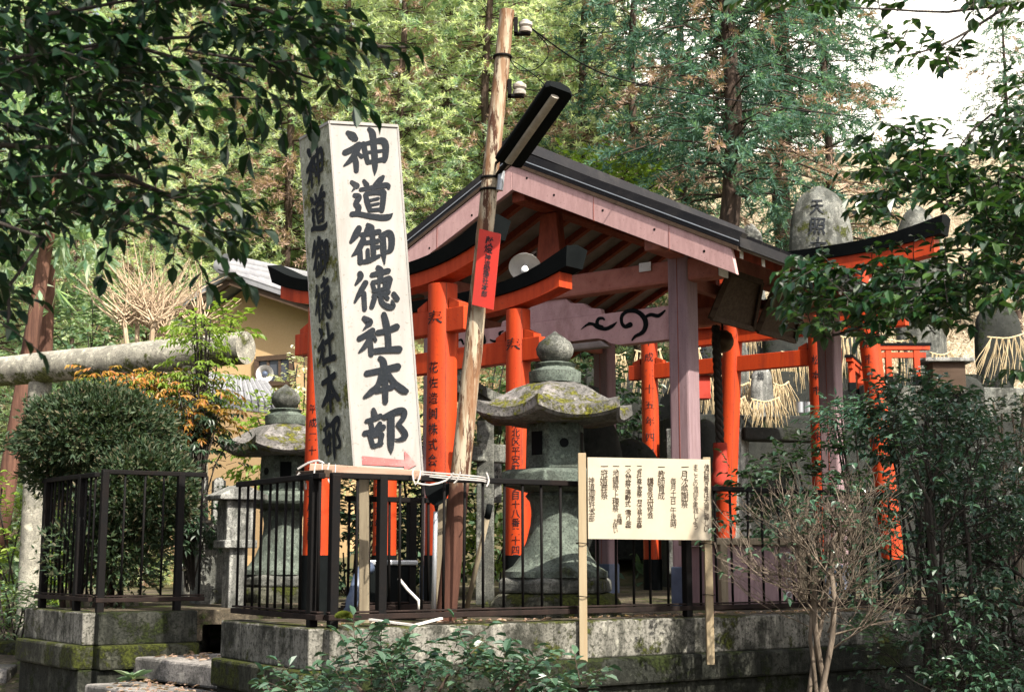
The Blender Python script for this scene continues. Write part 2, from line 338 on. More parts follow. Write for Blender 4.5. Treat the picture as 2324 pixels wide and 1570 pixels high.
def smooth_path(pts, step=6.0):
    if len(pts) < 3:
        pts = [pts[0], tuple((a + b) / 2 for a, b in zip(pts[0], pts[-1])), pts[-1]]
    q = [pts[0]] + list(pts) + [pts[-1]]; outp = []
    for i in range(1, len(q) - 2):
        p0, p1, p2, p3 = q[i - 1], q[i], q[i + 1], q[i + 2]
        n = max(2, int(sqrt((p2[0] - p1[0]) ** 2 + (p2[1] - p1[1]) ** 2) / step))
        for k in range(n):
            u = k / n
            outp.append(tuple(.5 * (2 * b + (c - a) * u + (2 * a - 5 * b + 4 * c - d) * u * u + (-a + 3 * b - 3 * c + d) * u ** 3) for a, b, c, d in zip(p0, p1, p2, p3)))
    outp.append(tuple(pts[-1])); return outp
def brush(mb, pts, fn, lift=0.0, step=6.0, wob=.05):
    """a brush stroke [(x, y, width)] as a flat ribbon with rounded ends; fn(x, y, lift) -> point"""
    q = smooth_path(pts, step); L = []; R_ = []; seed = pts[0][0] * .37 + pts[0][1]
    for i, (x, y, wd) in enumerate(q):
        a = q[max(i - 1, 0)]; b = q[min(i + 1, len(q) - 1)]; dx, dy = b[0] - a[0], b[1] - a[1]; l = sqrt(dx * dx + dy * dy) or 1
        h = max(1.0, wd) / 2; w1 = h * (1 + wob * nz((i * .5, seed, 0))); w2 = h * (1 + wob * nz((i * .5, seed, 9)))
        L.append((x - dy / l * w1, y + dx / l * w1)); R_.append((x + dy / l * w2, y - dx / l * w2))
    def cap(c, d, h, n=5):
        a0 = atan2(d[1], d[0]); return [(c[0] + cos(a0 - pi / 2 + pi * k / n) * h, c[1] + sin(a0 - pi / 2 + pi * k / n) * h) for k in range(1, n)]
    d1 = (q[-1][0] - q[-2][0], q[-1][1] - q[-2][1]); d0 = (q[0][0] - q[1][0], q[0][1] - q[1][1])
    n = len(q); vs = [fn(x, y, lift) for x, y in L + R_]
    mb.add(vs, [[i, i + 1, n + i + 1, n + i] for i in range(n - 1)])
    for c, d in ((q[-1], d1), (q[0], d0)):
        h = max(1.0, c[2]) / 2; k = cap(c, d, h); ends = (R_[-1], L[-1]) if c is q[-1] else (L[0], R_[0])
        poly = [ends[0]] + k + [ends[1]]; mb.add([fn(x, y, lift) for x, y in poly], [list(range(len(poly)))])

# brush characters traced in the coordinates of two crops of the sign
ZA, ZB = zoom(650, 260, 3.568), zoom(650, 680, 3.413)
SIGN_A = [  # 神 道 御
 [(632,200,42),(668,225,72),(695,250,52)],[(690,250,40),(672,268,12)],
 [(608,367,52),(670,338,54),(728,302,58)],[(728,305,55),(700,365,52),(655,430,46),(600,478,16)],[(688,400,40),(700,450,50),(704,520,42)],[(715,372,28),(748,400,38)],
 [(765,292,44),(780,370,46),(800,450,40)],[(765,297,34),(850,276,42),(925,268,60),(952,310,58),(950,400,50),(942,435,40)],[(795,366,28),(930,350,28)],[(800,450,36),(930,425,42)],
 [(812,168,36),(840,205,58),(850,300,54),(860,420,56),(862,500,42),(860,558,6)],
 [(665,617,34),(707,648,52)],[(700,655,30),(668,692,10)],[(690,728,38),(725,742,52),(700,800,46),(722,830,52),(712,870,44),(672,893,32)],
 [(668,888,46),(720,886,44),(820,905,46),(920,917,52),(978,910,50),(1008,885,14)],
 [(768,606,30),(792,640,46)],[(930,572,32),(905,600,52),(850,640,20)],[(742,680,34),(850,660,40),(960,642,48),(978,665,30)],[(852,668,34),(838,712,28)],
 [(782,722,40),(798,790,46),(818,850,40)],[(786,715,34),(870,705,40),(930,702,56)],[(935,705,52),(930,780,48),(920,855,44)],[(818,772,24),(890,755,26)],[(822,812,22),(892,798,22)],[(815,856,32),(920,846,32)],
 [(725,1008,52),(700,1060,62),(658,1122,30)],[(762,1108,54),(720,1190,52),(668,1240,14)],[(735,1200,42),(738,1295,48)],
 [(800,978,34),(832,1005,54),(815,1030,26)],[(752,1062,40),(830,1050,42),(895,1035,46)],[(792,1010,34),(768,1092,30)],[(770,1132,34),(885,1115,42)],[(835,1005,44),(845,1120,46),(850,1225,46)],[(855,1172,30),(890,1165,34)],[(800,1192,34),(803,1270,36)],[(768,1292,38),(820,1275,46),(900,1240,28)],
 [(912,1072,40),(978,1047,54),(1003,1090,56),(998,1180,50),(968,1208,32)],[(930,1070,46),(935,1200,52),(944,1312,8)],
 [(735,1392,48),(740,1420,50),(700,1480,22)],[(782,1470,50),(735,1550,46),(692,1630,22)],[(768,1560,44),(775,1692,40)],
 [(888,1340,42),(912,1370,54),(905,1450,44)],[(838,1402,40),(900,1385,46),(975,1367,46)],[(840,1470,34),(858,1530,36)],[(842,1465,34),(920,1450,40),(982,1432,50)],[(990,1442,48),(970,1518,44)],[(850,1540,30),(975,1512,34)],[(895,1462,24),(900,1530,24)],[(940,1452,24),(945,1520,24)],[(850,1578,34),(980,1548,34)]]
SIGN_B = [  # lower half of 徳, then 社 本 部
 [(820,100,44),(800,165,40)],[(862,55,34),(882,130,40),(930,165,50),(972,160,44),(962,115,16)],[(890,62,34),(928,98,34)],[(977,62,40),(1005,102,44)],
 [(737,258,40),(778,290,64),(770,310,40)],[(770,310,34),(730,352,10)],[(698,424,44),(750,395,46),(805,357,46)],[(805,360,46),(778,430,46),(740,490,40),(698,532,18)],[(785,432,40),(795,548,46)],[(815,407,28),(830,438,28)],
 [(847,376,44),(920,360,46),(1000,328,54)],[(897,228,44),(915,300,54),(930,400,50),(935,500,50)],[(828,525,48),(920,515,50),(1020,510,58)],
 [(758,706,48),(880,680,50),(1008,652,60)],[(867,582,40),(895,620,54),(905,750,56),(910,935,44)],[(880,700,44),(850,800,48),(790,860,50),(740,898,26)],[(925,700,44),(980,780,50),(1045,835,60),(1078,850,44)],[(838,850,40),(965,815,44)],
 [(812,1002,38),(820,1040,54)],[(757,1092,34),(830,1070,40),(868,1050,40)],[(790,1100,38),(800,1150,38)],[(865,1112,38),(832,1160,38)],[(742,1192,44),(820,1170,46),(890,1142,50)],
 [(785,1212,38),(808,1292,40)],[(787,1215,34),(870,1195,44)],[(880,1205,44),(865,1280,38)],[(810,1297,34),(878,1275,34)],
 [(955,1050,58),(955,1200,60),(955,1300,48),(960,1355,6)],[(900,1060,44),(1000,1015,54),(1055,1012,54),(1058,1060,44),(1012,1120,36)],[(1012,1120,38),(1062,1180,48),(1066,1220,48),(1020,1243,28),(988,1240,14)]]

# ------------------------------------------------------------------ ground, terrace, path, walls
WD = V((.835, .551, 0)); WL = V((-.56, .828, 0))       # directions of the terrace walls: to the right, to the left
LC = V((-3.34, 11.15, 0)); LW = V((-.62, .785, 0)); C0 = V((-1.18, 8.72, 0)); GND = -1.6; TER = -.45
def ground_z(x, y):
    k = max(0, min(1, (x + 6) / 6)); y0 = 21.5 + (1 - k) * 4.5
    z = GND + .12 * max(0, min(y - 9, 9))
    z = min(z, -.5)
    if y > y0: z += (y - y0) * .56
    return min(z, 13 + .04 * y) + (nz((x * .25, y * .25, 0)) * .35 if y > y0 else nz((x * .6, y * .6, 3)) * .03)
xs = [-400, -150, -70] + [-45 + i * 1.0 for i in range(91)] + [70, 150, 400]
ys = [-200, -60, -20] + [-8 + i * .8 for i in range(100)] + [90, 140, 400]
g = MB(); nx = len(xs)
g.v = [(x, y, ground_z(x, y)) for y in ys for x in xs]
g.f = [[j * nx + i, j * nx + i + 1, (j + 1) * nx + i + 1, (j + 1) * nx + i] for j in range(len(ys) - 1) for i in range(nx - 1)]; g.m = [0] * len(g.f)
g.m = []
for f in g.f:
    c = sum((V(g.v[i]) for i in f), V()) / 4; g.m.append(0 if c.y < 20.5 else 2 if c.x > 3.5 + rnd(-1, 1) else 1)
tag(g.build("ground", [M['ground'], M['litter'], M['drygrass']], smooth=True), None, kind='structure')
g = MB()                                                # terrace top behind the walls
B = C0 + WL * 1.42; pts = [C0 + WD * .12 + WL * .1, C0 + WD * 14, C0 + WD * 14 + WL * 10, B + WD * 3 + WL * 9, LC + LW * 6 + WD * 1.5, LC + LW * 1.3 + WD * 1.2, LC + LW * 1.3 + WD * .1, LC + LW * .1 + WD * .05, LC + WD * .85, LC + WD * 2.1, B + WD * 1.7, B + WD * .1]
g.prism([V((p.x, p.y, TER - .12)) for p in pts], (0, 0, .12)); tag(g.build("terrace", M['ground']), None, kind='structure')
g = MB()                                                # path at the far left
pp = [(-9.2, 9.0), (-4.55, 9.2), (-4.9, 12.4), (-6.0, 16.5), (-8.5, 17.5)]
g.add([V((x, y, ground_z(x, y) + .035)) for x, y in pp], [[0, 1, 2, 3, 4]]); tag(g.build("path", M['path']), None, kind='structure')

def wall(name, label, p0, p1, mats, z0=-1.75, thick=.22, zt=TER, zl=-.706, capm=None):
    d = (p1 - p0).normalized(); n = V((d.y, -d.x, 0))
    if n.dot(-(p0 + p1)) < 0: n = -n
    r = thing(name, label, "wall", (*(p0).xy, z0))
    mb = MB(); a = p0 + n * .10; b = p1 + n * .10
    mb.prism([V((a.x, a.y, zl)), V((b.x, b.y, zl)), V((b.x, b.y, zt)), V((a.x, a.y, zt))], -n * thick); mb.build("upper_course", mats[0], r, bevel=.012)
    mb = MB(); a = p0 + n * .17; b = p1 + n * .17
    mb.prism([V((a.x, a.y, zl - .19)), V((b.x, b.y, zl - .19)), V((b.x, b.y, zl)), V((a.x, a.y, zl))], -n * (thick + .07)); mb.build("ledge", mats[1], r, bevel=.02)
    mb = MB(); a = p0 + n * .12; b = p1 + n * .12
    mb.prism([V((a.x, a.y, z0)), V((b.x, b.y, z0)), V((b.x, b.y, zl - .193)), V((a.x, a.y, zl - .193))], -n * thick); mb.build("lower_course", mats[2], r, bevel=.012)
    return n
WDp = (V((5.2, 12.85, 0)) - C0).normalized()
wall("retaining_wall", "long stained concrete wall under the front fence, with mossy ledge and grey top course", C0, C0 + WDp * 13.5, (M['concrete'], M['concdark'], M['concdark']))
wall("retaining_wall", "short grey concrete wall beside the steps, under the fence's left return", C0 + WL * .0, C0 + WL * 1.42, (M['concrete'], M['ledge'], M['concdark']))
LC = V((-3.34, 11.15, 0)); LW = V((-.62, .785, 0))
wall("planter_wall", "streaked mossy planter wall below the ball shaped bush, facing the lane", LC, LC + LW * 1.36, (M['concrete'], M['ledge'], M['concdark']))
wall("planter_wall", "dark mossy planter wall facing the steps, darkened for shade", LC, LC + WD * .82, (M['concdark'], M['ledge'], M['concdark']))  # concrete darkened for moss and for the shade on this face
mb = MB(); q = [LC, LC + WD * .9, LC + WD * .9 + LW * 1.4, LC + LW * 1.4]
mb.prism([V((p.x, p.y, -.7)) for p in q], (0, 0, .2)); tag(mb.build("planter_soil", M['ground']), None, kind='structure')
# steps up through the gap
for i, (x0, y0, x1, y1, z, lab) in enumerate(((-2.92, 11.07, -2.06, 10.16, -.80, "upper grey stone step between the two walls"), (-3.15, 10.60, -2.23, 9.67, -.97, "lower grey stone step at the bottom edge between the two walls"))):
    a, b = V((x0, y0, z)), V((x1, y1, z)); d = (b - a).normalized(); a -= d * .18; b += d * (.06 if i == 0 else .02)
    mb = MB(); mb.prism([a, b, b + WD * (2.2 if i == 0 else .42), a + WD * (2.2 if i == 0 else .42)], (0, 0, -.17)); o = mb.build("stone_step", M['step'], bevel=.02, center=True)
    tag(o, lab, "step", "stone steps through the gap")
mb = MB(); mb.prism([V((-4.5, 10.3, -1.2)), V((-2.3, 9.3, -1.2)), V((-1.5, 9.9, -1.2)), V((-3.3, 11.5, -1.2))], (0, 0, -.2)); o = mb.build("stone_step", M['concdark'], center=True); tag(o, "dark low landing in front of the lower stone step", "step", "stone steps through the gap")
mb = MB(); k = V((-5.0, 13.2, 0))
mb.prism([V((-6.9, 13.2, -1.02)), V((-4.6, 12.75, -1.02)), V((-4.7, 13.3, -1.02)), V((-6.9, 13.8, -1.02))], (0, 0, -.2)); tag(mb.build("stone_step", M['step'], bevel=.02, center=True), "single worn step across the lane at far left", "step")
mb = MB(); mb.prism([V((-7.2, 14.6, -.86)), V((-4.75, 14.0, -.86)), V((-4.8, 14.3, -.86)), V((-7.2, 14.95, -.86))], (0, 0, -.3)); tag(mb.build("kerb", M['ledge'], bevel=.02, center=True), "mossy kerb at the foot of the stone torii", "kerb")

# ------------------------------------------------------------------ iron fences
def fence(name, label, p0, p1, ztop, zbot, spacing, posts, foot=TER, ends=True):
    L = (p1 - p0).length; d = (p1 - p0).normalized(); r = thing(name, label, "fence", (p0.x, p0.y, foot))
    at = lambda s, z: V((p0.x + d.x * s, p0.y + d.y * s, z))
    mb = MB(); mb.beam(at(-.03, ztop - .025), at(L + .03, ztop - .025), .05, .038); mb.build("top_rail", M['steel'], r, bevel=.006)
    mb = MB(); mb.beam(at(-.04, zbot), at(L + .04, zbot), .065, .036); mb.beam(at(-.04, zbot + .03), at(L + .04, zbot + .03), .05, .012); mb.build("bottom_rail", M['rust'], r, bevel=.004)
    n = max(2, int(L / spacing)); proto = None
    for i in range(n + 1):
        s = L * i / n
        if any(abs(s - q) < .06 for q in posts): continue
        if proto is None:
            mb = MB(); c = at(s, 0); mb.tube([V((c.x, c.y, zbot + .02)), V((c.x, c.y, ztop - .03))], .0098, 8); proto = mb.build("bar", M['steel'], r, smooth=True); s0 = s
        else:
            c = proto.copy(); COL.objects.link(c); c.parent = r; k = d * (s - s0); c.location = (k.x + rnd(-.004, .004), k.y, rnd(-.003, .003)); c.rotation_euler = (rnd(-.008, .008), rnd(-.008, .008), 0)
    for s in posts:
        mb = MB(); c = at(s, 0); mb.box((c.x, c.y, (foot + ztop - .05) / 2), (.058, .058, ztop - .05 - foot + .06), Matrix.Rotation(atan2(d.y, d.x), 3, 'Z')); mb.build("post", M['steel'], r, bevel=.006)
    return r
FR = C0 + WDp * .06
fence("iron_fence", "long rusty black iron fence along the front wall, behind the notice board", FR, FR + WDp * 11.5, .53, -.385, .158, [.0, .34, 2.9, 5.6, 8.3])
fence("iron_fence", "short return of the rusty fence beside the steps, left of the leaning sign", C0 + WL * .09, C0 + WL * 1.38, .53, -.385, .118, [.08])
fence("iron_fence", "black iron fence on the planter wall facing the lane, in front of the ball bush", LC + LW * .12, LC + LW * 1.3, .68, -.35, .085, [.3, 1.1])
fence("iron_fence", "black iron fence on the planter wall facing the steps", LC + WD * .03, LC + WD * .86, .70, -.355, .155, [.0, .64])
fence("iron_fence", "inner iron fence behind the leaning sign, seen through the front bars", C0 + WL * .75 + WD * .55, C0 + WL * .75 + WD * 1.35, .42, -.36, .16, [.5])

# ------------------------------------------------------------------ leaning square sign
dL, dC, dR = 9.66, 9.28, 9.42
sL, sC, sR = P(681, 318, dL), P(748, 279, dC), P(903, 288, dR)
bL, bC, bR = P(726.5, 1062, dL), P(804, 1062, dC), P(960, 1080, dR)
sB, bB = sL + sR - sC, bL + bR - bC
sg = thing("sign_post", "tall white square signboard leaning left, with large black brush characters and a red arrow", "sign", (bC.x, bC.y, TER))
nF = (sR - sC).cross(bC - sC).normalized(); nF = nF if nF.y < 0 else -nF
nL = (sC - sL).cross(bL - sL).normalized(); nL = nL if nL.x < 0 else -nL
mb = MB(); e = .012
mb.add([sC, sR, bR, bC], [[0, 1, 2, 3]]); mb.add([sR, sB, bB, bR], [[0, 1, 2, 3]]); mb.add([sB, sL, bL, bB], [[0, 1, 2, 3]]); mb.add([bL, bC, bR, bB], [[0, 1, 2, 3]]); mb.add([sL, sC, sR, sB], [[0, 1, 2, 3]])
mb.build("board_face", M['signface'], sg, fix=False)
M['signmoss'] = mossy("mossy_sign_side", (.48, .49, .42), (.37, .385, .31), (.11, .115, .035), (.21, .215, .16), up=0, amt=.40, scale=3, streak=True, blot=.35)
mb = MB(); q = nL * .003; mb.add([sL + q, sC + q, bC + q, bL + q], [[0, 1, 2, 3]]); o = mb.build("side_face", M['signmoss'], sg, fix=False); o["label"] = "green stained shaded side"
mb = MB()
for a, b in ((sL, sC), (sC, sR)): mb.beam(a + V((0, 0, .004)), b + V((0, 0, .004)), .02, .02)
for a, b in ((sC, bC), (sR, bR), (sL, bL)): mb.beam(a, b, .012, .012)
mb.build("edge_trim", M['signface'], sg)
mb = MB()
def front(Z):
    return lambda x, y, l: on_plane(*Z(x, y), sC + nF * (.004 + l), nF)
k = 0; ptsF = []
for Z, strokes in ((ZA, SIGN_A), (ZB, SIGN_B)):
    for s_ in strokes: brush(mb, s_, front(Z), k * .00006, 5.0); k += 1
mb.build("front_characters", M['ink'], sg, fix=False)
mb2 = MB(); uu = sR - sC; vv = bC - sC                   # the same characters on the narrow side, squeezed
A_ = Matrix(((uu.dot(uu), uu.dot(vv)), (uu.dot(vv), vv.dot(vv)))).inverted()
for p in mb.v:
    r = V(p) - sC; k2 = A_ @ V((uu.dot(r), vv.dot(r))); lft = (r.dot(nF))
    vv_ = min(.985, k2.y * 1.0 + .02); u_ = .14 + (k2.x - .12) * .86
    mb2.v.append(tuple(sL + (sC - sL) * u_ + ((bL - sL) * (1 - u_) + (bC - sC) * u_) * vv_ + nL * (.004 + lft)))
mb2.f = mb.f; mb2.m = mb.m
mb2.build("side_characters", M['ink'], sg, fix=False)
mb = MB(); fB = front(ZB); mb.add([fB(x, y, .0) for x, y in ((720, 1375), (1066, 1410), (1063, 1330), (1165, 1446), (1060, 1500), (1063, 1462), (722, 1446))], [[0, 1, 5, 6], [2, 3, 1], [1, 3, 5], [3, 4, 5]])
mb.build("red_arrow", M['redarrow'], sg, fix=False)
for X, w_ in ((826, .065), (1000, .075)):
    mb = MB(); a = P(X, 1075, 9.45); b = V((a.x + .02, a.y, TER - .05)); mb.beam(a, b, w_, .05, (0, 1, 0)); mb.build("leg", M['oldwood'], sg, bevel=.004)
# planks and cord that tie the sign to the fence
mb = MB(); mb.beam(P(704, 1062, 9.12), P(955, 1078, 9.05), .05, .062); tag(mb.build("plank", M['plank'], bevel=.004, center=True), "long pale brown plank tied across the foot of the leaning sign", "plank")
mb = MB(); mb.beam(P(680, 1078, 9.25), P(745, 1074, 8.95), .06, .05); tag(mb.build("plank", M['darkwood'], bevel=.004, center=True), "short dark wood block under the left end of the long plank", "plank")
mb = MB()
def cord(pts, r=.006): mb.tube([V(p) for p in smooth_path([tuple(p) for p in pts], .05)], r, 5)
for X in (722, 752, 868, 945):
    a = P(X - 5, 1048 + (X - 722) * .07, 9.0); b = P(X - 2, 1100, 8.95); c = P(X + 9, 1052 + (X - 722) * .07, 9.0)
    if X != 868: cord([a, P(X - 9, 1075, 8.98), b, P(X + 8, 1080, 8.97), c], .005)
cord([P(676, 1064, 9.05), P(700, 1050, 9.03), P(722, 1045, 9.02), P(735, 1052, 9.0)], .008); cord([P(680, 1072, 9.05), P(672, 1085, 9.05), P(690, 1085, 9.0), P(694, 1110, 9.0)], .007)
tag(mb.build("cord", M['cord'], center=True), "white plastic cord looped round the plank under the leaning sign", "cord"); mb = MB()
for dz in (0, 5, 9): cord([P(955, 1070 + dz, 9.1), P(1020, 1075 + dz * 1.2, 9.12), P(1095, 1082 + dz, 9.2), P(1110, 1088 + dz, 9.2)], .005)
cord([P(1104, 1072, 9.2), P(1110, 1090, 9.18), P(1104, 1104, 9.15)], .005)
cord([P(944, 1095, 9.0), P(975, 1100, 9.05), P(1012, 1090, 9.1), P(1030, 1072, 9.1)], .006); cord([P(1045, 1070, 9.1), P(1038, 1088, 9.1), P(1030, 1096, 9.1)], .006)
tag(mb.build("cord", M['cord'], center=True), "white plastic cord stretched along the fence rail from the sign to the slanting pole", "cord")

# ------------------------------------------------------------------ utility pole with lamp
pb, pt = P(1011, 1405, 9.45), P(1151, 25, 9.45); pb = V((pb.x, pb.y, TER)); pax = (pt - pb).normalized()
pol = thing("utility_pole", "slanting peeling timber pole with two insulators, rising behind the fence", "pole", pb)
def on_pole(Y):                                          # point of the pole's axis seen at height Y
    lo, hi = 0., 1.
    for _ in range(40):
        m_ = (lo + hi) / 2; p = pb.lerp(pt, m_); yy = CY - F * ((p.z * cos(TH) - p.y * sin(TH)) / (p.y * cos(TH) + p.z * sin(TH)))
        if yy > Y: lo = m_
        else: hi = m_
    return pb.lerp(pt, lo)
n_ = 26; mb = MB(); pts = [pb.lerp(pt, i / n_) + V((nz((i * .5, 0, 1)), 0, 0)) * .006 for i in range(n_ + 1)]
mb.tube(pts, [.072 - .018 * i / n_ for i in range(n_ + 1)], 20); mb.build("shaft", M['pole'], pol, smooth=radians(50))
for Y in (62, 203):
    c = on_pole(Y); mb = MB(); mb.box(c + V((.075, -.01, -.0)), (.03, .05, .13)); mb.box(c + V((.12, -.01, -.055)), (.12, .05, .02)); br = mb.build("bracket", M['steel'], pol, bevel=.004)
    mb = MB(); mb.lathe([(.02, -.05), (.045, -.045), (.048, -.02), (.036, -.01), (.05, .005), (.05, .028), (.03, .04), (.02, .05)], c + V((.145, -.01, 0)), 16); mb.build("insulator", M['porcelain'], br, smooth=radians(35))
mb = MB()
for Y in (130, 405, 432): 
    c = on_pole(Y); mb.lathe([(.069, -.008), (.072, 0), (.069, .008)], c, 16)
mb.build("wire_band", M['steel'], pol)
c = on_pole(415); mb = MB(); mb.tube([c + V((.07, -.05, -.07)), c + V((.085, -.05, .07))], .025, 12); mb.build("junction_box", M['tin'], pol, smooth=radians(40))
pl_o = P(1106, 610, 9.3)
pl = thing("sign_plate", "narrow red plate with black writing, nailed to the slanting pole", "sign", tuple(pl_o))
pc = [P(1088, 519, 9.34), P(1136, 531, 9.30), P(1119, 703, 9.30), P(1071, 691, 9.34)]
nP = (pc[1] - pc[0]).cross(pc[3] - pc[0]).normalized(); nP = nP if nP.y < 0 else -nP
mb = MB(); mb.prism(pc, -nP * .012); mb.build("panel", M['redplate'], pl)
mb = MB(); ux = (pc[1] - pc[0]).normalized(); uy = (pc[0] - pc[3]).normalized(); cen = (pc[0] + pc[1] + pc[2] + pc[3]) / 4
yz = [.205, .145, .085, .04, .0, -.04, -.085, -.13, -.175]
for ch, y in zip("献燈神道御徳社本部", yz):
    s_ = .062 if ch in "献燈" else .047
    put_char(mb, ch, lambda a, b, y=y: cen + ux * (a + .004 - .0) + uy * (b + y) + nP * .0025, s_, .016, .06)
mb.build("writing", M['ink'], pl, fix=False)
# street lamp
A0, A1 = P(1152, 372, 9.25), P(1272, 201, 8.62)
lm = thing("street_lamp", "long black fluorescent street lamp reaching out from the slanting pole", "street lamp", tuple(A0))
d = (A1 - A0).normalized(); sdv = d.cross(V((0, 0, 1))).normalized(); sdv = (sdv + V((0, 0, .25))).normalized(); sdv = (sdv - d * sdv.dot(d)).normalized(); upv = sdv.cross(d).normalized(); upv = upv if upv.z > 0 else -upv
mb = MB(); rings = []
for s_, k in ((0, .7), (.02, 1), (.5, 1), (.97, 1), (1, .75)):
    c = A0.lerp(A1, s_); rings.append([c + sdv * (a * .105 * k) + upv * (b * .075 * k) for a, b in ((-1, 0), (-.85, .7), (0, 1), (.85, .7), (1, 0), (.92, -.18), (-.92, -.18))])
mb.loft(rings); mb.build("housing", M['black'], lm, smooth=radians(30))
mb = MB(); rings = []
for s_ in (.05, .5, .93):
    c = A0.lerp(A1, s_) - upv * .016; rings.append([c + sdv * (.03 * cos(a) + .012) + upv * (-.012 + .016 * sin(a)) for a in [pi * 2 * k / 10 for k in range(10)]])
mb.loft(rings); mb.build("tube_cover", M['tubeglass'], lm, smooth=radians(40))
mb = MB(); c = on_pole(400); mb.tube([c + V((.05, -.03, 0)), A0 + d * .06 + upv * .02], .018, 8); mb.tube([c + V((.03, -.03, .08)), A0 + d * .16 + upv * .03], .01, 8); mb.build("arm", M['steel'], lm)
# wires
def wire(name, label, pts, r=.005):
    mb = MB(); mb.tube([V(p) for p in smooth_path([tuple(p) for p in pts], .12)], r, 5); tag(mb.build(name, M['black'], center=True), label, "wire")
e1 = on_pole(62) + V((.17, -.01, .0)); e2 = on_pole(203) + V((.17, -.01, 0))
wire("wire", "thin black wire running from the top insulator to the right edge", [e1, P(1330, 150, 10.2), P(1460, 193, 11), P(1700, 233, 13), P(1950, 265, 15.5), P(2240, 275, 19), P(2420, 270, 22)], .006)
wire("wire", "looped black wire hanging between the two insulators", [e1, P(1240, 100, 9.45), P(1243, 130, 9.45), P(1215, 158, 9.45), P(1180, 160, 9.45), P(1160, 140, 9.45), on_pole(130) + V((.06, -.03, 0))], .004)
wire("wire", "short black wire from the lower insulator to the lamp", [e2, P(1228, 206, 9.4), P(1236, 195, 9.3), P(1225, 182, 9.4), P(1205, 165, 9.45), P(1165, 140, 9.45)], .004)

# ------------------------------------------------------------------ vermilion torii
def torii(name, label, R, L, z0, zs, r, ov, zn, hn=.19, band=0.45, texts=(), rise=.2, tilt=.0, group="vermilion torii in a row", nov=.3, cap=.12, red=.11):
    R = V((R[0], R[1], 0)); L = V((L[0], L[1], 0)); w_ = (L - R).length; a = (L - R) / w_; n = V((a.y, -a.x, 0)); n = n if n.y < 0 else -n
    T = thing(name, label, "torii gate", ((R.x + L.x) / 2, (R.y + L.y) / 2, z0), group)
    pil = []
    for base, sg_ in ((R, 1), (L, -1)):
        mb = MB(); rings = 12
        top = base + a * (tilt * sg_) 
        pts = [V((base.x, base.y, z0 + band)).lerp(V((top.x, top.y, zs + .01)), i / rings) for i in range(rings + 1)]
        mb.tube(pts, [r * (1 - .05 * i / rings) for i in range(rings + 1)], 28); p = mb.build("pillar", M['verm'], T, smooth=radians(40))
        mb = MB(); mb.tube([V((base.x, base.y, z0 - .2)), V((base.x, base.y, z0 + band + .002))], r * 1.06, 28); mb.build("black_base", M['black'], p, smooth=radians(40))
        ang = atan2(n.y, n.x) - (.0 if sg_ > 0 else .2); ca = V((cos(ang + 1.05), sin(ang + 1.05), 0))
        mb = MB(); q0, q1 = pts[0] + ca * (r * .985), pts[-1] + ca * (r * .935); mb.tube([q0, q1], .004, 5); mb.build("drying_crack", M['verm_dark'], p)
        pil.append((p, base, top))
    m_ = w_ / 2; half = m_ + ov
    def rs(s): return rise * (abs(s - m_) / half) ** 3
    K = 22
    def bar(name, mat, wd, h0, h1, e, roofed):
        mb = MB(); rings = []
        for i in range(K + 1):
            s = m_ + (half + e) * (2 * i / K - 1); z = zs + rs(s); out_ = (1 if i == K else -1 if i == 0 else 0) * (.035 if roofed else .0)
            def q(dn, dz, k=0): c = R + a * (s + out_ * k) + n * dn; return V((c.x, c.y, z + dz + (.07 * (abs(s - m_) / half) ** 4 if roofed and dz > h0 + .01 else 0)))
            rings.append([q(-wd / 2, h0), q(wd / 2, h0), q(wd / 2 + (.03 if roofed else 0), h1, 1), q(0, h1 + (.03 if roofed else 0), 1), q(-wd / 2 - (.03 if roofed else 0), h1, 1)])
        mb.loft(rings); return mb.build(name, mat, T, smooth=radians(25))
    bar("lower_lintel", M['verm'], r * 1.5, 0, red, -.10, False); bar("black_cap", M['black'], r * 1.9, red + .003, red + cap, .0, True)
    mb = MB(); c0 = R - a * nov; c1 = R + a * (w_ + nov); mb.beam(V((c0.x, c0.y, zn)), V((c1.x, c1.y, zn)), r * .95, hn); mb.build("tie_beam", M['verm'], T, bevel=.006)
    for s, sg_ in ((0, -1), (0, 1), (w_, -1), (w_, 1)):
        c = R + a * (s + sg_ * (r + .002)); tip = R + a * (s + sg_ * (r + .115)); zz = zn + hn / 2 + .002
        mb = MB(); mb.prism([V((*(c - n * r * .42).xy, zz)), V((*(tip - n * r * .42).xy, zz)), V((*(tip - n * r * .42).xy, zz + .035)), V((*(c - n * r * .42).xy, zz + .085))], n * r * .84); mb.build("wedge", M['verm'], T)
    c = R + a * m_; mb = MB(); mb.box((c.x, c.y, (zn + hn / 2 + zs) / 2), (.14, .1, zs - zn - hn / 2 - .004), Matrix.Rotation(atan2(a.y, a.x), 3, 'Z')); mb.build("centre_strut", M['verm'], T, bevel=.004)
    for (which, s, ztop, size, pitch, dang) in texts:
        p, base, top = pil[which]; mb = MB(); a0 = atan2(-base.y, -base.x) + dang
        for i, ch in enumerate(s):
            zc = ztop - i * pitch; sz = size * (1.5 if ch == '奉' else 1)
            if ch == '奉': zc += .1
            f_ = (zc - z0) / (zs - z0); cx_, cy_ = base.x + (top.x - base.x) * f_, base.y + (top.y - base.y) * f_; rr = r * (1 - .05 * f_) + .004
            put_char(mb, ch, lambda x, y, zc=zc, cx_=cx_, cy_=cy_, rr=rr: V((cx_ + cos(a0 + x / rr) * rr, cy_ + sin(a0 + x / rr) * rr, zc + y)), sz, .004, .03)
        mb.build("inscription", M['ink'], p, fix=False)
    return T
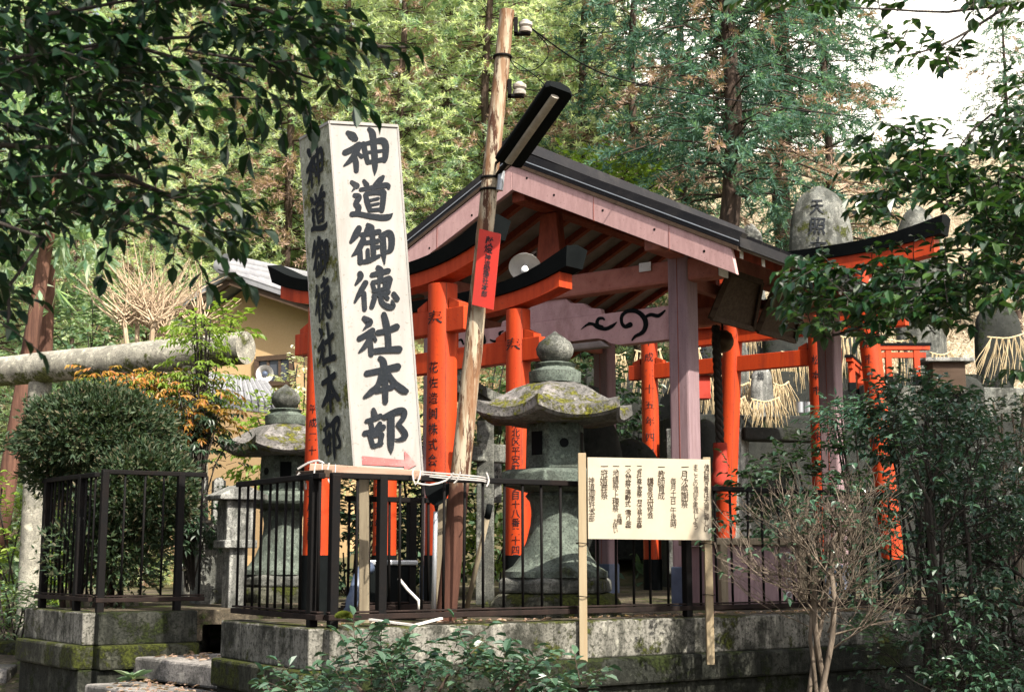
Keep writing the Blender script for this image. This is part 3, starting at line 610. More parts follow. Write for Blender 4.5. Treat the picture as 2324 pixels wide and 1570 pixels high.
T1 = torii("torii", "front vermilion torii right behind the leaning white sign", (-.5575, 10.8), (-1.672, 11.84), TER, 2.14, .124, .58, 1.846, texts=((0, "奉", 1.75, .105, .12, -.62), (0, "花佐造園株式会社", 1.47, .098, .122, -.62), (1, "平成二十五年五月吉日", 1.25, .085, .12, -.5)), rise=.19, cap=.09)
T2 = torii("torii", "vermilion torii behind the mossy stone lantern, second in the row", (.055, 12.0), (-1.22, 13.19), TER, 2.15, .114, .66, 1.79, .2, texts=((0, "奉", 1.72, .11, .12, -.5), (0, "神戸市北区平安町三丁目十八番二十四号", 1.29, .08, .0775, -.2), (1, "昭和六十三年七月吉日", .9, .085, .12, -.6)), rise=.17, red=.13, cap=.10)
T3 = torii("torii", "vermilion torii on the far right with black curved cap, behind the pavilion", (4.52, 16.4), (2.72, 17.7), -.5, 3.46, .13, .80, 2.85, .24, texts=((0, "大阪市北区　羽根田", 2.75, .13, .2, -.15),), rise=.12, tilt=.24, red=.2, cap=.15)
T4 = torii("torii", "inner vermilion torii seen through the pavilion, between its posts", (3.82, 16.9), (1.86, 18.3), -.5, 2.95, .118, .4, 2.45, .2, texts=((1, "平成二十五年四月吉日建之", 2.85, .13, .215, -.05), (0, "松本市　有限会社", 2.4, .12, .19, -.2)), rise=.15, red=.15)

# ------------------------------------------------------------------ pavilion
PA = V((-.797, .603, 0)); PBd = V((.603, .797, 0)); PO = V((0, 12.9, 0)); MS = .486; ZA_ = 3.87
def pv(s, t, z): q = PO + PA * s + PBd * t; return V((q.x, q.y, z))
pav = thing("pavilion", "open worship pavilion with black gable roof and faded pink gable boards", "pavilion", pv(0, 2.2, TER))
zr = lambda s: ZA_ - MS * abs(s)
EV, BK = 2.45, 4.55
mb = MB(); k = .07
mb.prism([pv(-EV, 0, zr(EV) - k), pv(-EV, 0, zr(EV) + .02), pv(0, 0, ZA_ + .03), pv(EV, 0, zr(EV) + .02), pv(EV, 0, zr(EV) - k), pv(0, 0, ZA_ - k)], PBd * BK)
for sgn in (-1, 1):                                         # batten seams and a raised verge roll
    mb.beam(pv(sgn * .1, .06, zr(.1) + .035), pv(sgn * (EV + .01), .06, zr(EV) + .035), .10, .045)
    for i in range(1, 13): mb.beam(pv(sgn * .1, .06 + i * .36, zr(.1) + .04), pv(sgn * EV, .06 + i * .36, zr(EV) + .035), .03, .03)
rf = mb.build("roof", M['roof'], pav)
mb = MB(); mb.prism([pv(-.16, -.04, ZA_ - .0), pv(-.13, -.04, ZA_ + .12), pv(0, -.04, ZA_ + .17), pv(.13, -.04, ZA_ + .12), pv(.16, -.04, ZA_)], PBd * (BK + .08)); mb.build("ridge_cap", M['roof'], rf)
mb = MB()
for sgn in (-1, 1):
    mb.prism([pv(sgn * .02, .03, zr(.02) - k - .004), pv(sgn * (EV - .04), .03, zr(EV - .04) - k - .004), pv(sgn * (EV - .04), .03, zr(EV - .04) - k - .03), pv(sgn * .02, .03, zr(.02) - k - .03)], PBd * (BK - .06))
mb.build("soffit_boards", M['soffit'], pav)
rk = k + .034
for sgn in (-1, 1):
    proto = None
    for i in range(11):
        t_ = .17 + i * .415
        if proto is None:
            mb = MB(); h = .075
            mb.prism([pv(sgn * .05, t_, zr(.05) - rk), pv(sgn * (EV - .1), t_, zr(EV - .1) - rk), pv(sgn * (EV - .1), t_, zr(EV - .1) - rk - h), pv(sgn * .05, t_, zr(.05) - rk - h)], PBd * .065)
            proto = mb.build("rafter", M['verm_dark'], pav); t0 = t_
            mb = MB(); e_ = EV - .098; mb.prism([pv(sgn * e_, t_ + .002, zr(e_) - rk - .004), pv(sgn * (e_ + .006), t_ + .002, zr(e_) - rk - .004), pv(sgn * (e_ + .006), t_ + .002, zr(e_) - rk - h + .004), pv(sgn * e_, t_ + .002, zr(e_) - rk - h + .004)], PBd * .06); mb.build("painted_tip", M['white'], proto)
        else:
            c = copy_tree(proto, pav); c.location = PBd * (t_ - t0)
for sgn, e_ in ((-1, 2.36), (1, 2.4)):                      # gable boards
    mb = MB(); h = .245
    mb.prism([pv(sgn * .0015, .05, zr(0) - k - .045), pv(sgn * e_, .05, zr(e_) - k - .045), pv(sgn * (e_ + .045), .05, zr(e_) - k - .045 - h * .95), pv(sgn * .0015, .05, zr(0) - k - .045 - h)], -PBd * .05); bb = mb.build("gable_board", M['pink'], pav, bevel=.004)
    mb = MB()
    mb.prism([pv(sgn * .0, -.012, zr(0) - k - .005), pv(sgn * (EV - .02), -.012, zr(EV - .02) - k - .005), pv(sgn * (EV - .02), -.012, zr(EV - .02) - k - .042), pv(sgn * .0, -.012, zr(0) - k - .042)], PBd * .06); mb.build("edge_strip", M['darkwood'], bb)
    mb = MB(); mb.prism([pv(sgn * .01, -.008, zr(.01) - .02), pv(sgn * (EV - .01), -.008, zr(EV - .01) - .02), pv(sgn * (EV - .01), -.008, zr(EV - .01) - .03), pv(sgn * .01, -.008, zr(.01) - .03)], PBd * .006); mb.build("edge_highlight", M['tin'], bb)  # bright tin strip: the verge's edge highlight put into the colour
    mb = MB()
    for q_ in (.95, 1.75): mb.beam(pv(sgn * q_, -.0012, zr(q_) - k - .05), pv(sgn * q_, -.0012, zr(q_) - k - .045 - h * .97), .003, .004, PBd)
    mb.build("board_joint", M['verm_dark'], bb)
    mb = MB()
    for s_ in (.18, .5, 1.05, 1.6, 2.1):
        c = pv(sgn * s_, .0, zr(s_) - k - .045 - rnd(.06, .19)); mb.lathe([(.013, -.0015), (.013, .0015)], c, 8, (-PBd).to_track_quat('Z', 'Y').to_matrix())
    mb.build("nail_head", M['steel'], bb)
tf, tb, ps = .66, 3.9, 1.5; pw = .21
def post(s, t, zt, cracked=True):
    mb = MB(); c = pv(s, t, 0); Rz = Matrix.Rotation(atan2(PBd.y, PBd.x), 3, 'Z')
    mb.box((c.x, c.y, (TER + zt) / 2), (pw, pw, zt - TER), Rz); p = mb.build("post", M['mauve'], pav, bevel=.022)
    mb = MB(); f_ = pv(s + .0, t - pw / 2 - .0005, 0); mb.box((f_.x, f_.y, (TER + zt) / 2), (.004, .006, zt - TER - .1), Rz); mb.build("drying_crack", M['verm_dark'], p)
    mb = MB(); mb.box((c.x, c.y, TER + .17), (pw + .02, pw + .02, .36), Rz); mb.build("metal_shoe", M['bluepipe'], p, bevel=.01)
for s_ in (-ps, ps):
    for t_ in (tf, tb): post(s_, t_, zr(ps) - .32)
mb = MB(); mb.beam(pv(-1.92, tf, 2.62), pv(1.92, tf, 2.62), .17, .22); ub = mb.build("cross_beam", M['brownred'], pav, bevel=.03)
for sgn in (-1, 1):
    mb = MB(); mb.beam(pv(sgn * 1.921, tf, 2.62), pv(sgn * 1.94, tf, 2.62), .165, .21); mb.build("painted_end", M['white'], ub, bevel=.03)
mb = MB(); mb.beam(pv(-1.92, tb, 2.80), pv(1.92, tb, 2.80), .17, .22); mb.build("cross_beam", M['brownred'], pav, bevel=.02)
for s_ in (-ps, ps):
    mb = MB(); mb.beam(pv(s_, .12, zr(ps) - .31), pv(s_, BK - .12, zr(ps) - .31), .17, .2); mb.build("wall_plate", M['brownred'], pav, bevel=.015)
mb = MB(); mb.beam(pv(0, .1, ZA_ - .36), pv(0, BK - .1, ZA_ - .36), .16, .2); mb.build("ridge_beam", M['verm_dark'], pav, bevel=.015)
for t_ in (tf, tb):
    mb = MB(); mb.prism([pv(-.17, t_ - .06, 2.735), pv(.17, t_ - .06, 2.735), pv(.095, t_ - .06, 3.4), pv(-.095, t_ - .06, 3.4)], PBd * .12); mb.build("king_post", M['verm_dark'], pav, bevel=.008)
# front lintel with carved clouds
zt, zb = 2.30, 1.985; n_ = 34; top = []; bot = []
for i in range(n_ + 1):
    s_ = -ps + .09 + (2 * ps - .18) * i / n_; u = abs(s_) / ps
    arch = .085 if u < .42 else .085 * max(0, 1 - (u - .42) / .10)
    bot.append(pv(s_, tf - .07, zb + arch)); top.append(pv(s_, tf - .07, zt))
mb = MB()
for i in range(n_): mb.prism([bot[i], bot[i + 1], top[i + 1], top[i]], PBd * .13)
ln = mb.build("front_lintel", M['pinkdark'], pav)
mb = MB(); fp = [(-.62, 0), (-.60, .10), (-.48, .13), (-.40, .22), (-.25, .25), (-.2, .33), (0, .36), (.2, .33), (.25, .25), (.40, .22), (.48, .13), (.60, .10), (.62, 0)]
mb.prism([pv(x, tf - .04, zt + .002 + y * .62) for x, y in fp], PBd * .08); mb.build("frog_leg_strut", M['pinkdark'], pav, bevel=.01)
mb = MB(); mb.beam(pv(-.66, tf - .05, zt + .03), pv(-.42, tf - .05, zt + .13), .02, .012); mb.beam(pv(.66, tf - .05, zt + .03), pv(.42, tf - .05, zt + .13), .02, .012)
lo = pv(0, tf - .07, 2.1); lnn = -PBd
Z4, Z5 = zoom(950, 360, 2.907), zoom(1400, 420, 3.271)
sw = lambda Z: (lambda x, y, l: on_plane(*Z(x, y), lo + lnn * (.004 + l), lnn))
SW = [(Z5, [(0,1140,22),(35,1148,26),(70,1172,28),(130,1182,30),(180,1160,28),(215,1130,6)]), (Z5, [(75,1170,26),(62,1135,28),(75,1105,26),(105,1100,22),(118,1110,16)]),
      (Z5, [(320,1150,42),(280,1165,30),(255,1135,26),(255,1085,28),(290,1050,30),(350,1042,34),(400,1065,38),(435,1110,40),(440,1160,38),(415,1210,32),(360,1240,24),(335,1270,14)]), (Z5, [(440,1090,22),(480,1072,28),(540,1080,30),(590,1040,14)]),
      (Z4, [(1252,1230,4),(1300,1195,18),(1345,1195,20),(1400,1212,22)]),
      (Z4, [(400,1310,6),(425,1300,16),(440,1330,12)]), (Z4, [(560,1345,14),(585,1315,22),(578,1270,18),(560,1255,8)]), (Z4, [(625,1300,8),(660,1312,20),(700,1290,20),(690,1255,18),(715,1240,8)])]
for grp in ((0, 1, 4), (2, 3), (5,), (6,), (7,)):
    mb = MB()
    for i in grp: brush(mb, SW[i][1], sw(SW[i][0]), i * .0002, 5)
    mb.build("carved_cloud", M['black'], ln, fix=False)
mb = MB()
for sgn in (-1,):
    mb.prism([pv(-.62, tf - .078, zb + .06), pv(.62, tf - .078, zb + .06), pv(.72, tf - .078, zb - .01), pv(-.72, tf - .078, zb - .01)], PBd * .10)
mb.build("lintel_moulding", M['soffit'], ln, bevel=.02)
for s_ in (-ps, ps):
    mb = MB(); mb.beam(pv(s_, tf + .11, 2.53), pv(s_, tb - .11, 2.53), .10, .11); mb.build("side_lintel", M['brownred'], pav, bevel=.01)
mb = MB()                                                  # white paper charm stuck under the gable board
c = pv(-1.09, tf - .1, 2.735); mb.prism([c, c + PA * -.13, c + PA * -.13 + V((0, 0, -.085)), c + V((0, 0, -.085))], -PBd * .004); tag(mb.build("paper_tag", M['white'], center=True), "small white paper tag on the beam under the pink gable board", "tag")
# votive boards under the right eave
for i, (t0_, lab) in enumerate(((1.0, "dark wooden votive board under the right eave, nearest the front post"), (1.95, "dark wooden votive board under the right eave, further back"))):
    r = thing("votive_board", lab, "votive board", pv(-ps - .12, t0_, 2.3), "votive boards under the eave")
    lean = PA * -.16; a, b = pv(-ps - .09, t0_, 2.22), pv(-ps - .09, t0_ + .85, 2.22); up_ = V((0, 0, .44)) + lean
    mb = MB(); mb.prism([a, b, b + up_ - PBd * .1, a + up_ + PBd * .1], PA * .03); mb.build("panel", M['darkwood'], r, bevel=.008)
    mb = MB()
    for q0, q1 in ((a, b), (b, b + up_ - PBd * .1), (b + up_ - PBd * .1, a + up_ + PBd * .1), (a + up_ + PBd * .1, a)): mb.beam(q0 - PA * .02, q1 - PA * .02, .03, .05)
    mb.build("frame", M['darkwood'], r)
# dish lamp
lc = P(1192, 606, 12.2); r = thing("dish_lamp", "white enamel dish lamp with a bare bulb, under the gable", "lamp", tuple(lc)); ax_ = V((-.1, -.75, -.66)).normalized(); Rl = ax_.to_track_quat('Z', 'Y').to_matrix()
mb = MB(); mb.lathe([(.025, -.10), (.04, -.05), (.09, -.035), (.145, .0), (.15, .012), (.14, .006), (.088, -.026), (.04, -.035)], lc, 28, Rl); mb.build("shade", M['white'], r, smooth=radians(50))
mb = MB(); mb.lathe([(.018, -.05), (.02, .0), (.034, .035), (.036, .06), (.025, .085), (.006, .093)], lc + ax_ * .005, 18, Rl); mb.build("bulb", M['bulb'], r, smooth=True)
mb = MB(); mb.tube([lc - ax_ * .09, lc - ax_ * .16, lc + V((.1, .5, .25)), pv(.2, tf, 2.7)], .012, 8); mb.build("arm", M['steel'], r)
# bell, rope
bp = pv(-ps + .25, tb - 1.3, 0); bx = P(1640, 775, 14.2)
r = thing("bell", "round tarnished bell hanging from the pavilion's right beam", "bell", tuple(bx)); mb = MB()
mb.lathe([(.02, .12), (.05, .115), (.095, .08), (.115, .02), (.118, 0), (.112, -.04), (.08, -.09), (.03, -.115)], bx, 22); mb.build("body", M['gold'], r, smooth=True)
mb = MB(); mb.tube([bx + V((0, 0, .1)), bx + V((0, 0, .62))], .012, 6); mb.build("hook", M['steel'], r)
rp = P(1626, 800, 14.1); rt = V((rp.x, rp.y, bx.z + .15)); rb = P(1634, 1010, 14.1); r = thing("bell_rope", "thick twisted dark bell rope with a faded red cloth end", "rope", tuple(rb))
mb = MB()
for ph in (0, 2.09, 4.19): mb.tube([rt.lerp(rb, i / 40) + V((cos(i * .8 + ph), sin(i * .8 + ph), 0)) * .024 for i in range(41)], .026, 6)
mb.build("rope", M['twigdark'], r, smooth=True)
mb = MB(); q0 = P(1634, 1005, 14.1); q1 = P(1636, 1105, 14.1)
mb.tube([q0.lerp(q1, i / 8) for i in range(9)], [.07, .075, .07, .075, .085, .075, .095, .10, .10], 12); mb.build("cloth_sleeve", M['redcloth'], r, smooth=True)
# offering box behind the fence at the right
oc = pv(-ps + .2, .55, 0); o_ = P(1690, 1330, 11.9); r = thing("offering_box", "faded mauve wooden box with ring fittings, behind the right part of the fence", "box", (o_.x, o_.y, TER)); Rz = Matrix.Rotation(radians(25), 3, 'Z')
mb = MB(); mb.box((o_.x, o_.y, TER + .28), (.85, .5, .5), Rz); mb.build("body", M['mauve'], r, bevel=.01)
mb = MB(); mb.box((o_.x, o_.y, TER + .565), (.95, .6, .06), Rz); mb.build("lid", M['oldwood'], r, bevel=.01)
for i in (-1, 1):
    mb = MB(); c = V((o_.x, o_.y, TER + .28)) + Rz @ V((.40 * i, -.275, 0)); mb.box(c, (.07, .05, .54), Rz); mb.build("corner_post", M['oldwood'], r, bevel=.006)
for i in range(4):
    mb = MB(); c = V((o_.x, o_.y, TER + .12 + i * .11)) + Rz @ V((.26, -.262, 0)); mb.tube([c + Rz @ V((.025 * cos(a), -.01, .025 * sin(a))) for a in [2 * pi * q / 12 for q in range(13)]], .006, 5); mb.build("ring", M['tin'], r)

# ------------------------------------------------------------------ stone lanterns
def hexring(r, z, rot, lift=0., sub=4, inset=0.0):
    pts = []
    for k in range(6):
        a0 = rot + k * pi / 3; a1 = a0 + pi / 3
        p0 = V((cos(a0) * r, sin(a0) * r, 0)); p1 = V((cos(a1) * r, sin(a1) * r, 0))
        for j in range(sub):
            u = j / sub; e = abs(2 * u - 1) ** 2.2; p = p0.lerp(p1, u); p *= (1 + .07 * e * (lift > 0)); pts.append(V((p.x, p.y, z + lift * e)))
    return pts
def stone_lantern(loc, label):
    T = thing("stone_lantern", label, "stone lantern", loc, "stone lanterns on the terrace"); b = V(loc); A = lambda ring: [p + b for p in ring]; rot = -pi / 2 - .23
    z = lambda q: q + .40
    mb = MB(); mb.loft([A(hexring(.54, -.1, rot)), A(hexring(.54, .1, rot)), A(hexring(.46, .17, rot))]); mb.build("foundation", M['ledge'], T, bevel=.03)
    mb = MB(); mb.loft([A(hexring(.46, .172, rot)), A(hexring(.46, .262, rot)), A(hexring(.42, .285, rot))]); mb.build("base_slab", M['stone'], T, bevel=.02)
    mb = MB(); mb.lathe([(.40, .287), (.395, .33), (.33, .37), (.27, .45), (.225, .56), (.195, .68), (.185, .78), (.20, .86), (.235, .90), (.215, .925)], b, 40); mb.build("shaft", M['lantern'], T, smooth=radians(50))
    mb = MB(); mb.loft([A(hexring(.24, .927, rot)), A(hexring(.42, .975, rot)), A(hexring(.44, 1.0, rot)), A(hexring(.44, 1.075, rot)), A(hexring(.38, 1.10, rot))]); mb.build("platform", M['lantern'], T, bevel=.012)
    mb = MB(); mb.loft([A(hexring(.245, 1.103, rot)), A(hexring(.24, 1.30, rot)), A(hexring(.235, 1.46, rot))]); fb = mb.build("fire_box", M['lantern'], T, bevel=.015)
    for k in range(6):
        a = rot + (k + .5) * pi / 3; n = V((cos(a), sin(a), 0)); t_ = V((-n.y, n.x, 0)); c = b + n * .211 + V((0, 0, 1.30))
        mb = MB()
        if k % 2 == 1:
            mb.prism([c - t_ * .055 - V((0, 0, .09)), c + t_ * .055 - V((0, 0, .09)), c + t_ * .055 + V((0, 0, .09)), c - t_ * .055 + V((0, 0, .09))], n * .002); mb.build("window", M['black'], fb)
        else:
            mb.lathe([(.036, 0), (.036, .004)], c, 16, n.to_track_quat('Z', 'Y').to_matrix()); mb.build("round_window", M['black'], fb)
    mb = MB(); S_ = 8
    prof = [(.24, 1.455, 0), (.575, 1.462, .055), (.605, 1.485, .065), (.60, 1.555, .075), (.50, 1.585, .035), (.41, 1.65, .015), (.33, 1.73, .0), (.2, 1.775, 0)]
    mb.loft([A(hexring(r_, zz, rot, l_, S_)) for r_, zz, l_ in prof]); mb.build("roof", M['lantern_roof'], T, smooth=radians(40))
    mb = MB(); mb.lathe([(.20, 1.776), (.205, 1.83), (.205, 1.865), (.17, 1.88), (.15, 1.9), (.17, 1.925), (.12, 1.94)], b, 28); mb.build("finial_base", M['lantern'], T, smooth=radians(35))
    mb = MB(); mb.lathe([(.06, 1.93), (.11, 1.955), (.142, 2.005), (.148, 2.05), (.125, 2.10), (.075, 2.14), (.03, 2.17), (.006, 2.19)], b, 28); mb.build("jewel", M['stone'], T, smooth=radians(60))
    return T
lp = P(1262, 1380, 10.6)
LN = stone_lantern(V((lp.x, lp.y, TER)), "large stone lantern with mossy upswept roof, between the slanting pole and the notice board")
lp2 = P(638, 1330, 13.8); copy_tree(LN, None, (lp2.x, lp2.y, TER - .02), 1.0, 1.0, "smaller looking stone lantern at the left, beside the leaning sign's narrow side")
# grass on the roof ridge of the near lantern is moss in its material; a moss ball lies on the fence foot
def tuft(c, r, n, mat, name, label, cat):
    mb = MB()
    for i in range(n):
        a = rnd(0, 2 * pi); u = rnd(0, 1) ** .5; q = V((cos(a) * u * r, sin(a) * u * r, sqrt(max(0, 1 - u * u)) * r * .65)); dr = (q + V((0, 0, r * .3))).normalized(); t_ = dr.orthogonal().normalized() * .006
        p = c + q * .9; mb.add([p - t_, p + t_, p + dr * .022], [[0, 1, 2]])
    mb.lathe([(r * .9, 0), (r * .75, r * .35), (r * .3, r * .58)], c, 12)
    tag(mb.build(name, mat, center=True, fix=False), label, cat)
tuft(P(780, 1402, 8.66), .045, 900, M['moss'], "moss_ball", "round green moss cushion on the wall below the fence corner", "moss")

# ------------------------------------------------------------------ notice board
n0, n1 = V((.50, 9.60, 0)), V((1.445, 10.02, 0)); nd = (n1 - n0).normalized(); nn = V((nd.y, -nd.x, 0)); W_ = (n1 - n0).length
nb = thing("notice_board", "pale wooden notice board with columns of handwriting, on two posts tied to the fence", "notice board", (n0.x, n0.y, -.77))
at = lambda s, z, d_=0: V((n0.x + nd.x * s + nn.x * d_, n0.y + nd.y * s + nn.y * d_, z))
zt0, zb0 = .683, .115
mb = MB(); mb.prism([at(.035, zb0), at(W_ + .005, zb0 - .005), at(W_ + .005, zt0 + .012), at(.035, zt0)], -nn * .014); mb.build("panel", M['board'], nb)
for s, lab in ((.0, .0), (W_ - .01, .0)):
    mb = MB(); mb.beam(at(s + .012, -.775, -.045), at(s + .012, .713, -.045), .055, .055, (0, 1, 0)); mb.build("post", M['lumber'], nb, bevel=.003)
Zn = zoom(1350, 1050, 5.813)
cols = [(1915, 310, 1240, "信仰無き者は犬猫に等しい"), (1765, 310, 1210, "まことの信仰を実践しよう"), (1615, 330, 910, "一、月次感謝祭"), (1455, 500, 1180, "毎月十一日　午後一時"), (1292, 330, 790, "一、教師育成"), (1142, 500, 1050, "講習会・研修会"),
        (988, 320, 1220, "一、会社祭・家祭︵月次祭・年祭︶"), (832, 320, 1220, "一、火焚祭・鳴動式︵鳴り釜︶"), (662, 320, 965, "一、地鎮祭・上棟祭"), (715, 990, 1130, "各種"), (655, 1060, 1260, "お祓い"), (500, 320, 790, "一、冠婚葬祭"), (328, 490, 1100, "神道御徳社本部")]
po = at(0, .4, .003)
for X, y0, y1, s in cols:
    mb = MB(); n_ = len(s); w8 = [(.35 if c in "、・一" else .5 if c in "︵︶　" else 1) for c in s]; tot = sum(w8); y = y0; px = (y1 - y0) / tot
    for ch, k in zip(s, w8):
        yc = y + px * k / 2; y += px * k
        size = min(px * 1.2, 128); bx_ = 0
        if ch == '、': bx_ = 48; yc += -8
        c0 = on_plane(*Zn(X + bx_ + rnd(-5, 5), yc), po, nn); sc_ = size / 5.813 / 1.04733 / F * c0.y
        put_char(mb, ch, lambda a, b, c0=c0: c0 + nd * a + V((0, 0, b)), sc_, .006 if X in (988, 832, 1915, 1142) else .0, .07)
    mb.build("writing_column", M['ink_small'], nb, fix=False)
mb = MB()
for z in (zb0 - .03, -.28):
    for s in (0.012, W_): 
        mb.tube([at(s, z, .0) + V((.045 * cos(a), .045 * sin(a), .003 * sin(a * 2))) - nn * .045 for a in [2 * pi * i / 14 for i in range(15)]], .003, 5)
mb.build("tie_wire", M['steel'], nb)

# ------------------------------------------------------------------ things behind the fence
r = thing("waste_bin", "black open metal bin standing behind the fence, under the leaning sign", "bin", (*P(885, 1380, 10.0).xy, TER)); c = P(882, 1335, 10.0); Rz = Matrix.Rotation(.25, 3, 'Z')
mb = MB(); mb.box((c.x, c.y, -.26), (.30, .26, .38), Rz, 1.12); mb.build("body", M['black'], r, bevel=.012)
mb = MB(); mb.box((c.x, c.y, -.05), (.37, .32, .035), Rz); mb.build("lid", M['tin'], r, bevel=.008)
mb = MB(); mb.tube([P(790, 1400, 9.6), P(800, 1360, 9.65), P(815, 1310, 9.7), P(826, 1290, 9.75), P(840, 1288, 9.8)], .045, 12); tag(mb.build("drain_pipe", M['bluepipe'], smooth=True, center=True), "bent blue grey plastic pipe beside the black bin", "pipe")
mb = MB(); mb.tube([P(905, 1312, 9.4), P(926, 1338, 9.35), P(950, 1362, 9.3), P(951, 1385, 9.3)], .011, 8); tag(mb.build("handrail_tube", M['white'], smooth=True, center=True), "thin white bent tube leaning in front of the black bin", "tube")
r = thing("shovel", "upside down shovel with black blade and silvery shaft leaning on the fence", "shovel", (*P(985, 1400, 9.35).xy, TER)); 
mb = MB(); mb.tube([P(983, 1412, 9.4), P(989, 1160, 9.3)], .016, 10); mb.build("shaft", M['tin'], r, smooth=True)
mb = MB(); pts = [(963, 1098), (1020, 1094), (1019, 1118), (1010, 1137), (996, 1146), (993, 1160), (988, 1160), (985, 1147), (974, 1138), (965, 1120)]
mb.prism([P(x, y, 9.28) for x, y in pts], (0, .012, 0)); mb.build("blade", M['black'], r, bevel=.004)
r = thing("broom", "thin grey pole leaning diagonally behind the fence, left of the lantern", "broom", (*P(1050, 1400, 9.5).xy, TER))
mb = MB(); mb.tube([P(1054, 1402, 9.6), P(1108, 1168, 9.35)], .017, 10); mb.build("handle", M['oldwood'], r, smooth=True)
mb = MB(); mb.tube([P(1106, 1175, 9.36), P(1112, 1145, 9.33)], .022, 10); mb.build("grip", M['black'], r, smooth=True)
mb = MB(); mb.beam(P(840, 1405, 8.8), P(940, 1418, 8.62), .03, .012); mb.beam(P(940, 1418, 8.62), P(1002, 1402, 8.75), .03, .012); tag(mb.build("metal_strip", M['white'], center=True), "white bent metal strip lying on the wall top below the fence", "strip")

# small stone torii behind the slanting pole
r = thing("stone_torii", "small grey stone torii half hidden by the slanting pole and the near lantern", "torii gate", (*P(1101, 1330, 12.8).xy, TER)); a0, a1 = P(1101, 1250, 12.8), P(1101, 1250, 12.8) + V((.75, .75, 0))
for q, nm in ((a0, 0), (a1, 1)):
    mb = MB(); mb.box((q.x, q.y, (TER + 1.25) / 2), (.17, .15, 1.25 - TER), None, .92); mb.build("pillar", M['stone'], r, bevel=.012)
dd = (a1 - a0).normalized(); mb = MB(); mb.beam(V((*(a0 - dd * .28).xy, .95)), V((*(a1 + dd * .28).xy, .95)), .12, .17); mb.build("tie_beam", M['stone'], r, bevel=.01)
mb = MB(); rings = []; pn = V((dd.y, -dd.x, 0))
for i in range(15):
    s = -.42 + (1.06 + .84) * i / 14; u = abs(s - .53) / .95; c = a0 + dd * s; zz = 1.26 + .22 * u ** 2.2
    rings.append([V((*(c + pn * q).xy, zz + e_)) for q, e_ in ((-.08, 0), (.08, 0), (.08, .10), (.12, .105), (.12, .2), (0, .24), (-.12, .2), (-.12, .105), (-.08, .10))])
mb.loft(rings); mb.build("lintel", M['stone'], r, smooth=radians(30))
# stone marker posts (tamagaki) and shrine box at the left
for i, (X, y0, y1, d_, lab) in enumerate(((458, 1080, 1180, 13.2, "left one of two pale stone posts beside the small stone shrine"), (497, 1090, 1180, 13.0, "right one of two pale stone posts beside the small stone shrine"))):
    a, b = P(X, y0, d_), P(X, y1 + 40, d_); mb = MB(); mb.box((a.x, a.y, (a.z + b.z) / 2), (.115, .115, a.z - b.z), Matrix.Rotation(.4, 3, 'Z')); mb.box((a.x, a.y, a.z + .012), (.10, .10, .03), Matrix.Rotation(.4, 3, 'Z'), .5)
    tag(mb.build("stone_post", M['stonelight'], bevel=.01, center=True), lab, "stone post", "pale stone posts at the left")
c = P(492, 1290, 13.3); mb = MB(); Rz = Matrix.Rotation(.45, 3, 'Z'); mb.box((c.x, c.y, -.12), (.42, .4, .78), Rz); mb.box((c.x, c.y, .285), (.36, .36, .09), Rz); tag(mb.build("stone_plinth", M['stone'], bevel=.015, center=True), "grey stone plinth under the two pale stone posts", "plinth")
c = P(535, 1200, 12.2); r = thing("stone_shrine", "small grey stone shrine box with a little gabled roof, left of the fence", "stone shrine", (c.x, c.y, TER)); Rz = Matrix.Rotation(.55, 3, 'Z')
mb = MB(); mb.box((c.x, c.y, -.18), (.16, .18, .6), Rz); mb.build("pedestal", M['stonelight'], r, bevel=.01)
mb = MB(); mb.box((c.x, c.y, .30), (.26, .26, .36), Rz); mb.box((c.x, c.y, .10), (.30, .30, .07), Rz); mb.build("body", M['stonelight'], r, bevel=.01)
mb = MB(); mb.prism([c + Rz @ V((x, -.2, 0)) + V((0, 0, zz - c.z)) for x, zz in ((-.22, .485), (.22, .485), (.22, .525), (0, .62), (-.22, .525))], Rz @ V((0, .4, 0))); mb.build("roof", M['stonelight'], r, bevel=.008)
mb = MB(); q = Rz @ V((.132, 0, 0)); mb.box((c.x + q.x, c.y + q.y, .32), (.006, .12, .2), Rz); mb.build("opening", M['black'], r)

# ------------------------------------------------------------------ stone torii at the left
ka, kb = P(558, 789, 14.0), P(-190, 862, 16.0)
st = thing("stone_torii", "large weathered stone torii with a round beam, entering from the left edge", "torii gate", (*P(70, 1440, 15.3).xy, -.9)); ax_ = (kb - ka).normalized()
mb = MB(); n_ = 20; mb.tube([ka.lerp(kb, i / n_) for i in range(n_ + 1)], [.172 - .004 * sin(i) for i in range(n_ + 1)], 36); mb.build("round_beam", M['torii_stone'], st, smooth=radians(50))
for X, d_, yt in ((92, 15.25, 855), (440, 14.32, 820)):
    t_ = P(X, yt, d_); b_ = P(X - 26 if X < 200 else X + 6, 1445, d_); mb = MB(); b0 = V((b_.x, b_.y, -.98)); mb.tube([b0.lerp(t_, i / 8) for i in range(9)], [.145 - .018 * i / 8 for i in range(9)], 28); mb.build("pillar", M['torii_stone'], st, smooth=radians(50))
t0_, t1_ = P(92, 950, 15.25), P(440, 935, 14.32)

